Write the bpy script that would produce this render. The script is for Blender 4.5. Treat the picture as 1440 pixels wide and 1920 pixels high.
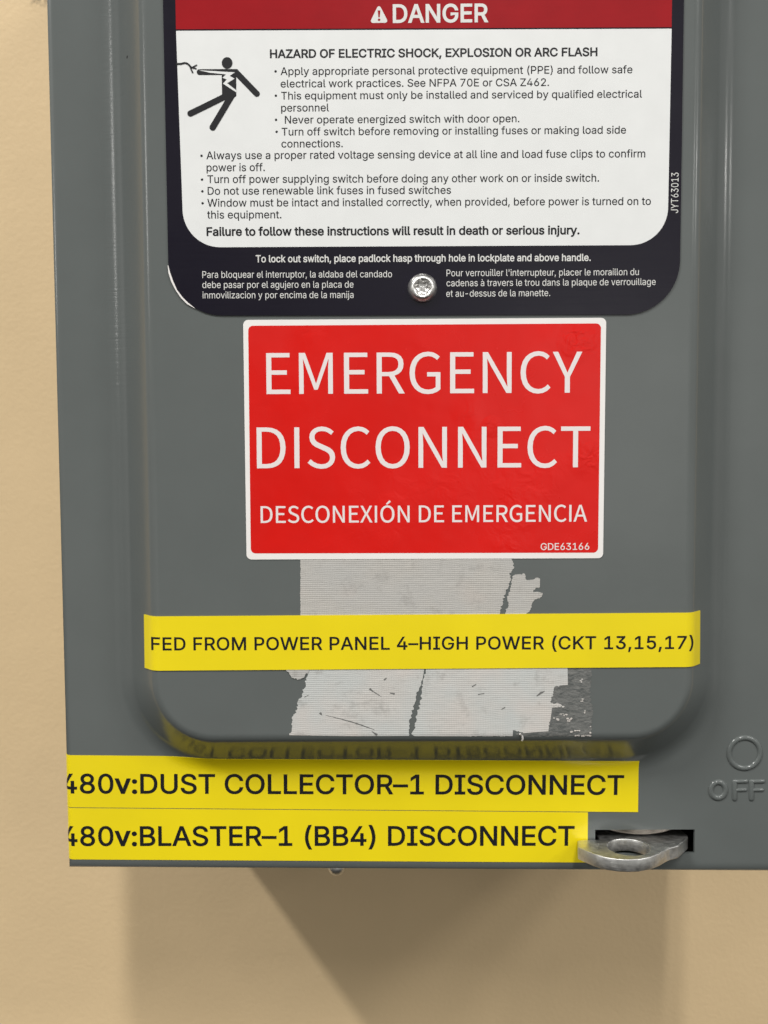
import bpy, bmesh, math, random
from mathutils import Vector, Matrix, noise
from mathutils.geometry import delaunay_2d_cdt

for o in list(bpy.data.objects):
    bpy.data.objects.remove(o)
SC = bpy.context.scene
COL = SC.collection
R = math.radians

# ------------------------------------------------------------------ camera
# metres; X right, Z up, Y into the wall.  y = 0 is the flange of the cover,
# y = -PANEL the raised panel face.  The photo is 1440 x 1920.
PANEL = 0.015
DIST, FPX = 0.356, 1900.0
PITCH, ROLL = R(3.75), R(0.285)
CAM_ROT = Matrix.Rotation(R(90) - PITCH, 3, 'X') @ Matrix.Rotation(-ROLL, 3, 'Z')
CAM_POS = Vector((0, -PANEL, 0)) + CAM_ROT @ Vector((0, 0, DIST))
cam = bpy.data.cameras.new('camera')
cam.sensor_fit = 'VERTICAL'
cam.sensor_height = 24.0
cam.sensor_width = 18.0
cam.lens = 24.0 * FPX / 1920
cam.clip_start, cam.clip_end = 0.01, 60
cam.dof.use_dof = True
cam.dof.focus_distance = DIST
cam.dof.aperture_fstop = 11
cam_o = bpy.data.objects.new('camera', cam)
COL.objects.link(cam_o)
cam_o.matrix_world = Matrix.Translation(CAM_POS) @ CAM_ROT.to_4x4()
SC.camera = cam_o

# ------------------------------------------------------------------ world: dim indoor surroundings
w = bpy.data.worlds.new('World')
SC.world = w
w.use_nodes = True
nt = w.node_tree
bg = nt.nodes['Background']
tc = nt.nodes.new('ShaderNodeTexCoord')
sep = nt.nodes.new('ShaderNodeSeparateXYZ')
mr = nt.nodes.new('ShaderNodeMapRange')
mr.inputs['From Min'].default_value, mr.inputs['From Max'].default_value = -1, 1
ramp = nt.nodes.new('ShaderNodeValToRGB')
ramp.color_ramp.elements[0].color = (0.02, 0.019, 0.017, 1)
ramp.color_ramp.elements[1].color = (0.32, 0.32, 0.315, 1)
for p_, c_ in ((0.22, (0.035, 0.033, 0.030, 1)), (0.44, (0.34, 0.33, 0.31, 1)), (0.60, (0.40, 0.395, 0.38, 1))):
    e = ramp.color_ramp.elements.new(p_); e.color = c_
nt.links.new(tc.outputs['Generated'], sep.inputs[0])
nt.links.new(sep.outputs['Z'], mr.inputs['Value'])
nt.links.new(mr.outputs[0], ramp.inputs[0])
# the room is not evenly bright: soft patches, and a lighter part of it to the right behind the camera
nz = nt.nodes.new('ShaderNodeTexNoise'); nz.inputs['Scale'].default_value = 2.6; nz.inputs['Detail'].default_value = 3
nt.links.new(tc.outputs['Generated'], nz.inputs['Vector'])
nm = nt.nodes.new('ShaderNodeMapRange')
for k_, v_ in zip(('From Min', 'From Max', 'To Min', 'To Max'), (0.36, 0.64, 0.55, 1.45)): nm.inputs[k_].default_value = v_
nt.links.new(nz.outputs['Fac'], nm.inputs['Value'])
dot = nt.nodes.new('ShaderNodeVectorMath'); dot.operation = 'DOT_PRODUCT'
dot.inputs[1].default_value = Vector((0.20, -1, 0.02)).normalized()
nt.links.new(tc.outputs['Generated'], dot.inputs[0])
lobe = nt.nodes.new('ShaderNodeMapRange')
for k_, v_ in zip(('From Min', 'From Max', 'To Min', 'To Max'), (0.985, 0.997, 0.0, 1.6)): lobe.inputs[k_].default_value = v_
nt.links.new(dot.outputs['Value'], lobe.inputs['Value'])
ad = nt.nodes.new('ShaderNodeMath'); ad.operation = 'ADD'
nt.links.new(nm.outputs[0], ad.inputs[0]); nt.links.new(lobe.outputs[0], ad.inputs[1])
sc_ = nt.nodes.new('ShaderNodeVectorMath'); sc_.operation = 'SCALE'
nt.links.new(ramp.outputs[0], sc_.inputs[0]); nt.links.new(ad.outputs[0], sc_.inputs['Scale'])
nt.links.new(sc_.outputs[0], bg.inputs['Color'])
bg.inputs['Strength'].default_value = 1.0

# ------------------------------------------------------------------ lamps: the ceiling fixtures of the room
def lamp(name, sx, sz, d, irr, size, col=(1, 0.98, 0.945), along='Y'):
    """sx, sz: how far (per metre of depth) the lamp throws a shadow right / down; irr: irradiance at the box."""
    dirv = Vector((-sx, -1, sz)).normalized()
    la = bpy.data.lights.new(name, 'AREA')
    la.shape = 'RECTANGLE'
    la.size, la.size_y = size
    la.color = col
    cs = -dirv.y
    la.energy = irr * math.pi * d * d / cs
    o = bpy.data.objects.new(name, la)
    COL.objects.link(o)
    o.location = dirv * d
    z = dirv
    y = Vector((0, 1, 0)) if along == 'Y' else Vector((1, 0, 0))
    x = y.cross(z).normalized(); y = z.cross(x).normalized()
    m = Matrix((x, y, z)).transposed().to_4x4()
    m.translation = o.location
    o.matrix_world = m
    return o
lamp('ceiling_lamp', -0.098, 0.88, 4.2, 0.55, (0.10, 0.9))
lamp('ceiling_lamp', -0.054, 1.30, 3.4, 0.55, (0.10, 0.8))
lamp('ceiling_lamp', 1.16, 1.50, 3.6, 0.86, (0.12, 0.8))
lamp('ceiling_lamp', -0.90, 1.05, 4.2, 0.24, (0.40, 0.8))
lamp('ceiling_lamp', -1.35, 1.05, 4.6, 0.26, (0.50, 0.8))
lamp('ceiling_lamp', -0.75, 0.33, 7.0, 0.05, (0.12, 0.7))
lamp('ceiling_lamp', -1.60, 0.50, 7.0, 0.05, (0.12, 0.7))
lamp('ceiling_lamp', 1.30, 0.45, 7.0, 0.12, (1.3, 0.8))

SC.view_settings.view_transform = 'Standard'
SC.view_settings.look = 'None'
SC.view_settings.exposure = 0.0
SC.view_settings.gamma = 1.0
SC.view_settings.use_curve_mapping = False

# ------------------------------------------------------------------ photo point -> place
def ray(px, py):
    d = CAM_ROT @ Vector(((px - 720) / FPX, (960 - py) / FPX, -1))
    return d.normalized()
def at(px, py, y):
    d = ray(px, py)
    return CAM_POS + d * ((y - CAM_POS.y) / d.y)
def at_z(px, py, z):
    d = ray(px, py)
    return CAM_POS + d * ((z - CAM_POS.z) / d.z)

# ------------------------------------------------------------------ shape of the cover
R1, T1, R2 = 0.0050, R(49), 0.0100         # convex fillet, slope, concave fillet
W_A, D_A = R1 * math.sin(T1), R1 * (1 - math.cos(T1))
W_C, D_C = R2 * math.sin(T1), R2 * (1 - math.cos(T1))
D_B = PANEL - D_A - D_C
W_B = D_B / math.tan(T1)
W_TOT = W_A + W_B + W_C
def prof(w):
    """depth below the panel face, w metres outside the flat of the face"""
    if w <= 0: return 0.0
    if w < W_A: return R1 - math.sqrt(R1 * R1 - w * w)
    if w < W_A + W_B: return D_A + (w - W_A) * math.tan(T1)
    if w < W_TOT:
        q = W_TOT - w
        return PANEL - (R2 - math.sqrt(R2 * R2 - q * q))
    return PANEL

FL = at(300, 1200, -PANEL).x               # flat of the panel face
FR = at(1284, 1200, -PANEL).x
FB = at(720, 1423, -0.0024).z + W_TOT - R2 * math.sin(math.acos(1 - 0.0024 / R2))
FT = 0.245
FRAD = 0.0185
BOX_L = at(106, 815, 0).x                  # outline of the cover
BOX_R = at(1512, 960, 0).x
BOX_T = FT + 0.055
ZB_L, ZB_R = at(125, 1629.5, 0).z, at(1440, 1636.5, 0).z
XB_R = at(1440, 1636.5, 0).x
def box_b(x):
    return ZB_L + (ZB_R - ZB_L) * (x - BOX_L) / (XB_R - BOX_L)
RE = 0.0024                                # bend radius of the cover's edges

def panel_w(x, z):
    cx, cz = (FL + FR) / 2, (FB + FT) / 2
    hx, hz = (FR - FL) / 2 - FRAD, (FT - FB) / 2 - FRAD
    qx, qz = abs(x - cx) - hx, abs(z - cz) - hz
    return math.hypot(max(qx, 0), max(qz, 0)) + min(max(qx, qz), 0) - FRAD
def surf(x, z):
    y = -PANEL + prof(panel_w(x, z))
    e = x - BOX_L
    if e < RE:
        q = min(RE - e, RE * 0.9999)
        y += RE - math.sqrt(RE * RE - q * q)
    return y
def on(px, py):
    y = -PANEL
    for _ in range(25):
        p = at(px, py, y)
        y = 0.5 * y + 0.5 * surf(p.x, p.z)
    return at(px, py, y)
def xz(px, py):
    p = on(px, py)
    return (p.x, p.z)

# ------------------------------------------------------------------ materials
def srgb(r, g, b):
    f = lambda c: c / 12.92 if c <= 0.04045 else ((c + 0.055) / 1.055) ** 2.4
    return (f(r / 255), f(g / 255), f(b / 255), 1)
class Mat:
    def __init__(s, name, col, rough=0.5, metal=0.0, spec=0.5, coat=0.0, coat_rough=0.1):
        s.m = bpy.data.materials.new(name); s.m.use_nodes = True
        s.t = s.m.node_tree; s.b = s.t.nodes['Principled BSDF']
        s.b.inputs['Base Color'].default_value = col
        s.b.inputs['Roughness'].default_value = rough
        s.b.inputs['Metallic'].default_value = metal
        s.b.inputs['Specular IOR Level'].default_value = spec
        s.b.inputs['Coat Weight'].default_value = coat
        s.b.inputs['Coat Roughness'].default_value = coat_rough
        s.pos = s.n('ShaderNodeNewGeometry').outputs['Position']
        s.col = col; s.normal = None
    def n(s, t, **kw):
        nd = s.t.nodes.new(t)
        for k, v in kw.items(): setattr(nd, k, v)
        return nd
    def l(s, a, b): s.t.links.new(a, b)
    def scaled(s, sc):
        m = s.n('ShaderNodeMapping'); m.inputs['Scale'].default_value = sc
        s.l(s.pos, m.inputs['Vector']); return m.outputs[0]
    def noise(s, scale, detail=3, rough=0.55, stretch=(1, 1, 1), dist=0.0):
        nd = s.n('ShaderNodeTexNoise')
        nd.inputs['Scale'].default_value = scale; nd.inputs['Detail'].default_value = detail
        nd.inputs['Roughness'].default_value = rough; nd.inputs['Distortion'].default_value = dist
        s.l(s.scaled(stretch), nd.inputs['Vector']); return nd.outputs['Fac']
    def rng(s, v, a, b, c, d):
        nd = s.n('ShaderNodeMapRange'); nd.clamp = True
        for k, q in zip(('From Min', 'From Max', 'To Min', 'To Max'), (a, b, c, d)):
            nd.inputs[k].default_value = q
        s.l(v, nd.inputs['Value']); return nd.outputs[0]
    def math(s, op, a, b):
        nd = s.n('ShaderNodeMath', operation=op)
        for i, q in enumerate((a, b)):
            if isinstance(q, (int, float)): nd.inputs[i].default_value = q
            else: s.l(q, nd.inputs[i])
        return nd.outputs[0]
    def mix(s, fac, a, b):
        nd = s.n('ShaderNodeMix', data_type='RGBA')
        if isinstance(fac, (int, float)): nd.inputs[0].default_value = fac
        else: s.l(fac, nd.inputs[0])
        for i, q in ((6, a), (7, b)):
            if isinstance(q, tuple): nd.inputs[i].default_value = q
            else: s.l(q, nd.inputs[i])
        return nd.outputs[2]
    def color(s, sock): s.l(sock, s.b.inputs['Base Color']); return s
    def rough(s, sock): s.l(sock, s.b.inputs['Roughness']); return s
    def bump(s, h, dist, strength=1.0):
        nd = s.n('ShaderNodeBump'); nd.inputs['Distance'].default_value = dist
        nd.inputs['Strength'].default_value = strength
        s.l(h, nd.inputs['Height'])
        if s.normal: s.l(s.normal, nd.inputs['Normal'])
        s.normal = nd.outputs[0]
        s.l(s.normal, s.b.inputs['Normal']); s.l(s.normal, s.b.inputs['Coat Normal']); return s
    def tint(s, a, k=0.08, scale=60, detail=4):
        """slight unevenness of the colour"""
        c = s.col
        lo = tuple(q * (1 - k) for q in c[:3]) + (1,); hi = tuple(min(1, q * (1 + k)) for q in c[:3]) + (1,)
        s.colsock = s.mix(s.rng(s.noise(scale, detail), 0.3, 0.7, 0, 1), lo, hi)
        return s.color(s.colsock)
def specks(m, base, scale, size, col, seed=0.0):
    """a few small dark marks"""
    v = m.n('ShaderNodeTexVoronoi'); v.inputs['Scale'].default_value = scale
    mp = m.n('ShaderNodeMapping'); mp.inputs['Location'].default_value = (seed, seed * 1.7, seed * 2.3)
    m.l(m.pos, mp.inputs['Vector']); m.l(mp.outputs[0], v.inputs['Vector'])
    sp = m.n('ShaderNodeSeparateColor'); m.l(v.outputs['Color'], sp.inputs[0])
    sz = m.math('MULTIPLY', m.rng(sp.outputs[0], 0.55, 1.0, 0, 1), size)
    return m.mix(m.math('LESS_THAN', v.outputs['Distance'], sz), base, col)

GREY = (0.104, 0.115, 0.112, 1)
paint = Mat('grey_enamel', GREY, 0.18, spec=0.5)
paint.tint(None, 0.035, 35)
paint.color(specks(paint, paint.colsock, 45, 0.026, (0.03, 0.03, 0.03, 1)))
paint.rough(paint.rng(paint.noise(25, 4), 0.3, 0.7, 0.15, 0.21))
paint.bump(paint.noise(900, 2), 0.00002, 0.5)                    # orange peel
paint.bump(paint.noise(70, 2), 0.0002, 0.22)                     # sheet not dead flat
# press striations across the left foot of the raised panel
sx_ = paint.n('ShaderNodeSeparateXYZ'); paint.l(paint.pos, sx_.inputs[0])
band = paint.math('MULTIPLY', paint.rng(sx_.outputs['X'], FL - W_TOT - 0.001, FL - W_TOT + 0.001, 0, 1),
                  paint.rng(sx_.outputs['X'], FL - W_TOT + 0.007, FL - W_TOT + 0.011, 1, 0))
band = paint.math('MULTIPLY', band, paint.rng(sx_.outputs['Z'], 0.005, 0.06, 0, 1))
paint.bump(paint.math('MULTIPLY', band, paint.noise(1, 4, 0.7, (12, 4, 800))), 0.00012, 0.8)
PAINT = paint.m

m = Mat('slot_shade', (0.01, 0.01, 0.01, 1), 0.7); VOID = m.m  # near black, paints the shade seen through the slot
m = Mat('wall_paint', srgb(214, 189, 149), 0.55, spec=0.3).tint(None, 0.035, 14)
c = specks(m, m.colsock, 16, 0.028, srgb(150, 128, 92), 3.1)
_p = at(74, -6, 0.15)
d = m.n('ShaderNodeVectorMath', operation='DISTANCE'); m.l(m.pos, d.inputs[0]); d.inputs[1].default_value = _p
sm = m.math('MULTIPLY', m.rng(d.outputs['Value'], 0.001, 0.0065, 1, 0), m.rng(m.noise(260, 3), 0.46, 0.6, 0, 1))
c = m.mix(sm, c, srgb(96, 84, 66))
m.color(c); m.bump(m.noise(420, 3), 0.0004, 0.45); m.bump(m.noise(60, 2), 0.0008, 0.25); WALL = m.m

m = Mat('navy_vinyl', (0.0052, 0.0038, 0.0105, 1), 0.16, spec=0.42)
m.rough(m.rng(m.noise(60, 3), 0.3, 0.7, 0.12, 0.22)); m.bump(m.noise(1, 3, 0.6, (30, 30, 260)), 0.00010, 0.35); NAVY = m.m
m = Mat('banner_red', (0.29, 0.006, 0.010, 1), 0.16, spec=0.35).tint(None, 0.06, 90)
m.bump(m.noise(1, 3, 0.6, (40, 40, 300)), 0.00008, 0.35); BANNER = m.m
m = Mat('panel_white', (0.69, 0.70, 0.695, 1), 0.3, spec=0.4).tint(None, 0.02, 120)
m.color(specks(m, m.colsock, 75, 0.018, (0.35, 0.34, 0.32, 1), 1.3)); m.bump(m.noise(500, 2), 0.00003, 0.4); WHITE = m.m
m = Mat('black_print', (0.009, 0.009, 0.011, 1), 0.4, spec=0.3); INK = m.m
m = Mat('white_print', (0.62, 0.62, 0.60, 1), 0.35); WINK = m.m
m = Mat('sticker_white', (0.76, 0.735, 0.715, 1), 0.3).tint(None, 0.02, 90)
m.color(specks(m, m.colsock, 110, 0.02, (0.30, 0.25, 0.22, 1), 5.3)); STICKER = m.m
m = Mat('sticker_red', (0.60, 0.006, 0.003, 1), 0.22, spec=0.35, coat=0.1, coat_rough=0.12).tint(None, 0.05, 30)
m.bump(m.math('MULTIPLY', m.noise(170, 3, 0.6, dist=0.6), m.rng(m.noise(28, 2), 0.5, 0.66, 0, 1)), 0.0004, 0.6)
wr = None
for px_, py_, r_ in ((1085, 640, 0.008), (1105, 858, 0.0085), (922, 800, 0.004)):
    d = m.n('ShaderNodeVectorMath', operation='DISTANCE'); m.l(m.pos, d.inputs[0]); d.inputs[1].default_value = at(px_, py_, -PANEL)
    q = m.rng(d.outputs['Value'], r_ * 0.35, r_, 1, 0); wr = q if wr is None else m.math('MAXIMUM', wr, q)
m.bump(m.math('MULTIPLY', wr, m.noise(230, 3, 0.5, dist=1.6)), 0.0006, 0.55)
m.rough(m.rng(m.noise(40, 4), 0.35, 0.65, 0.16, 0.34)); m.bump(m.noise(55, 2), 0.0009, 0.35); RED = m.m
m = Mat('sticker_lettering', (0.72, 0.665, 0.655, 1), 0.3); PALE = m.m
m = Mat('label_yellow', (0.76, 0.61, 0.004, 1), 0.30, coat=0.15).tint(None, 0.05, 22)
m.color(specks(m, m.colsock, 90, 0.02, (0.35, 0.25, 0.01, 1), 7.7)); m.bump(m.noise(45, 2), 0.0006, 0.2); YELLOW = m.m

def cloth(name, a, b, k):
    m = Mat(name, a, 0.55, spec=0.35)
    w1 = m.n('ShaderNodeTexWave', bands_direction='Z'); w2 = m.n('ShaderNodeTexWave', bands_direction='X')
    for q, s in ((w1, 430), (w2, 520)):
        q.inputs['Scale'].default_value = s; q.inputs['Distortion'].default_value = 2.4; q.inputs['Detail'].default_value = 2
        q.inputs['Detail Scale'].default_value = 0.6
        m.l(m.pos, q.inputs['Vector'])
    h = m.math('MULTIPLY', m.math('ADD', w1.outputs['Fac'], m.math('MULTIPLY', w2.outputs['Fac'], 0.45)), 0.69)
    fib = m.noise(1, 3, 0.7, (260, 100, 1700))
    h2 = m.math('ADD', m.math('MULTIPLY', h, 0.55), m.math('MULTIPLY', fib, 0.55))
    weave = m.mix(m.rng(h2, 0.25, 0.85, 0, 1), tuple(q * k for q in a[:3]) + (1,), a)
    tone = m.rng(m.noise(55, 3), 0.35, 0.65, 0, 1)
    c = m.mix(m.math('MULTIPLY', tone, 0.55), weave, b)
    pink = m.rng(m.noise(38, 2), 0.52, 0.70, 0, 0.5); c = m.mix(pink, c, tuple(q * f for q, f in zip(a[:3], (0.98, 0.86, 0.82))) + (1,))
    dirt = m.math('MULTIPLY', m.rng(m.noise(160, 5, 0.65), 0.56, 0.72, 0, 1), 0.4); c = m.mix(dirt, c, (0.22, 0.21, 0.195, 1))
    m.color(c)
    m.bump(h2, 0.0002, 0.5)
    return m.m
TAPE_UP = cloth('cloth_tape_worn', (0.52, 0.50, 0.465, 1), (0.40, 0.40, 0.39, 1), 0.62)
TAPE_LOW = cloth('cloth_tape_pale', (0.60, 0.58, 0.55, 1), (0.45, 0.49, 0.49, 1), 0.64)
m = Mat('old_adhesive', (0.11, 0.115, 0.11, 1), 0.6)
m.color(m.mix(m.rng(m.noise(1, 5, 0.7, (300, 300, 1100), 0.8), 0.36, 0.72, 0, 1), (0.068, 0.074, 0.072, 1), (0.20, 0.20, 0.19, 1)))
m.bump(m.noise(1200, 3), 0.0003, 0.8); GLUE = m.m
m = Mat('tape_scratch', (0.13, 0.13, 0.125, 1), 0.7); SCRATCH = m.m

def metal(name, col, rough, var=0.08):
    m = Mat(name, col, rough, 1.0)
    m.rough(m.rng(m.noise(500, 4), 0.3, 0.7, rough - var, rough + var))
    m.color(m.mix(m.rng(m.noise(350, 4), 0.35, 0.7, 0, 1), tuple(q * 0.72 for q in col[:3]) + (1,), col))
    m.bump(m.noise(1800, 3), 0.00008, 0.5)
    m.bump(m.noise(1, 3, 0.7, (120, 300, 2600)), 0.00010, 0.6)
    m.bump(m.noise(260, 2), 0.0004, 0.35)
    return m.m
ZINC = metal('zinc_plate', (0.74, 0.74, 0.72, 1), 0.42)
DULL = metal('dull_steel', (0.30, 0.27, 0.24, 1), 0.45)
STEEL = metal('screw_steel', (0.88, 0.87, 0.85, 1), 0.38)

# ------------------------------------------------------------------ object helpers
def tag(o, label=None, cat=None, group=None, kind=None):
    if label: o['label'] = label
    if cat: o['category'] = cat
    if group: o['group'] = group
    if kind: o['kind'] = kind
    return o
def thing(name, loc, label, cat, group=None):
    o = bpy.data.objects.new(name, None); COL.objects.link(o)
    o.empty_display_size = 0.01
    o.location = loc
    return tag(o, label, cat, group)
def root_of(o):
    p = Vector((0, 0, 0))
    while o: p += o.location; o = o.parent
    return p
def obj(name, bm, mats, parent=None, origin=None, smooth=None):
    """link bm (built in world coordinates) as one mesh object"""
    me = bpy.data.meshes.new(name)
    base = root_of(parent) if parent else Vector((0, 0, 0))
    loc = Vector(origin) - base if origin is not None else Vector((0, 0, 0))
    bmesh.ops.translate(bm, verts=bm.verts, vec=-(base + loc))
    if smooth is not None:
        for f in bm.faces: f.smooth = smooth
    bm.to_mesh(me); bm.free()
    for q in (mats if isinstance(mats, (list, tuple)) else [mats]): me.materials.append(q)
    o = bpy.data.objects.new(name, me); COL.objects.link(o)
    o.parent = parent; o.location = loc
    return o

def tess(loops):
    """triangulate 2-D loops, inner loops that wind the other way being holes; returns points and counter-clockwise triangles"""
    pts = [Vector(q) for lp in loops for q in lp]
    s = max(max(abs(q.x), abs(q.y)) for q in pts) or 1.0
    edges, k = [], 0
    for lp in loops:
        n = len(lp); edges += [(k + i, k + (i + 1) % n) for i in range(n)]; k += n
    r = delaunay_2d_cdt([q / s for q in pts], edges, [], 0, 1e-7)
    vs = [(q.x * s, q.y * s) for q in r[0]]
    out = []
    for t in r[2]:
        a, b, c = (vs[i] for i in t)
        ar = (b[0] - a[0]) * (c[1] - a[1]) - (b[1] - a[1]) * (c[0] - a[0])
        gx, gy, wind = (a[0] + b[0] + c[0]) / 3, (a[1] + b[1] + c[1]) / 3, 0
        for lp in loops:
            for i in range(len(lp)):
                (x0, y0), (x1, y1) = lp[i - 1], lp[i]
                if (y0 > gy) != (y1 > gy) and gx < x0 + (gy - y0) * (x1 - x0) / (y1 - y0): wind += 1 if y1 > y0 else -1
        if wind and abs(ar) > 1e-9 * s * s: out.append(tuple(t) if ar > 0 else (t[0], t[2], t[1]))
    return vs, out
def fill(bm, loops, to3, mat=0):
    """tessellate 2-D loops (outer + holes) into bm through to3(x, z)"""
    flat, tris = tess(loops)
    vs = [bm.verts.new(to3(*q)) for q in flat]
    for t in tris:
        f = bm.faces.new([vs[i] for i in t]); f.material_index = mat
    return vs
def area2(lp):
    return sum(lp[i][0] * lp[(i + 1) % len(lp)][1] - lp[(i + 1) % len(lp)][0] * lp[i][1] for i in range(len(lp)))
def skirt(bm, loop, y0, y1):
    lp = loop if area2(loop) > 0 else loop[::-1]
    a = [bm.verts.new((x, y0(x, z), z)) for x, z in lp]; b = [bm.verts.new((x, y1(x, z), z)) for x, z in lp]
    n = len(lp)
    for i in range(n):
        j = (i + 1) % n
        bm.faces.new((a[i], b[i], b[j], a[j]))
def flat_sheet(bm, loop, y, back, mat=0, holes=()):
    """a flat piece standing at depth y, with its edge going back to depth `back`"""
    fill(bm, [loop] + list(holes), lambda x, z: (x, y, z), mat)
    skirt(bm, loop, lambda x, z: y, lambda x, z: back)
def draped(bm, loop, lift, cuts_x=(), cuts_z=(), mat=0, wrap=False, edge=True, smooth=True):
    """a thin sheet lying on the cover's surface, following its bends"""
    b2 = bmesh.new()
    lp = loop if area2(loop) > 0 else loop[::-1]
    fill(b2, [lp], lambda x, z: (x, 0, z))
    bmesh.ops.delete(b2, geom=[v for v in b2.verts if not v.link_faces], context='VERTS')
    for axis, cuts in ((0, cuts_x), (2, cuts_z)):
        for c in cuts:
            no = Vector((1, 0, 0)) if axis == 0 else Vector((0, 0, 1))
            bmesh.ops.bisect_plane(b2, geom=b2.verts[:] + b2.edges[:] + b2.faces[:], plane_co=no * c, plane_no=no, dist=1e-7)
    mp = {}
    for v in b2.verts:
        mp[v] = bm.verts.new(drape(v.co.x, v.co.z, lift, wrap))
    for f in b2.faces:
        nf = bm.faces.new([mp[v] for v in f.verts]); nf.material_index = mat; nf.smooth = smooth
    if edge:
        for e in b2.edges:
            if len(e.link_faces) == 1:
                f = e.link_faces[0]; a, c = e.verts
                for lo in f.loops:
                    if lo.vert == a and lo.link_loop_next.vert != c: a, c = c, a; break
                q = [bm.verts.new(drape(v.co.x, v.co.z, l, wrap)) for v, l in ((a, lift), (a, 0.0), (c, 0.0), (c, lift))]
                nf = bm.faces.new(q); nf.material_index = mat
    b2.free()
def drape(x, z, lift, wrap=False):
    xe = BOX_L + RE
    if wrap and x < xe:
        s = xe - x; a = s / RE; r = RE + lift
        y0 = surf(xe, z)
        if a < math.pi / 2:
            return Vector((xe - r * math.sin(a), y0 + RE - r * math.cos(a), z))
        return Vector((BOX_L - lift, y0 + RE + (s - RE * math.pi / 2), z))
    h = 0.0003
    n = Vector(((surf(x + h, z) - surf(x - h, z)) / (2 * h), -1, (surf(x, z + h) - surf(x, z - h)) / (2 * h))).normalized()
    return Vector((x, surf(x, z), z)) + n * lift
def frange(a, b, n): return [a + (b - a) * i / n for i in range(n + 1)]
def rrect(pts, rad, n=10):
    """rounded quadrilateral: pts in order, rad one radius per corner"""
    out = []
    k = len(pts)
    for i in range(k):
        p = Vector(pts[i]); a = (Vector(pts[i - 1]) - p); b = (Vector(pts[(i + 1) % k]) - p)
        r = rad[i]
        if r <= 0: out.append(tuple(p)); continue
        a.normalize(); b.normalize()
        half = a.angle(b) / 2
        c = p + (a + b).normalized() * (r / math.sin(half))
        s0 = p + a * (r / math.tan(half)) - c; s1 = p + b * (r / math.tan(half)) - c
        a0 = math.atan2(s0.y, s0.x); a1 = math.atan2(s1.y, s1.x)
        da = (a1 - a0 + math.pi) % (2 * math.pi) - math.pi
        for j in range(n + 1):
            t = a0 + da * j / n
            out.append((c.x + r * math.cos(t), c.y + r * math.sin(t)))
    return out

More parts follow.
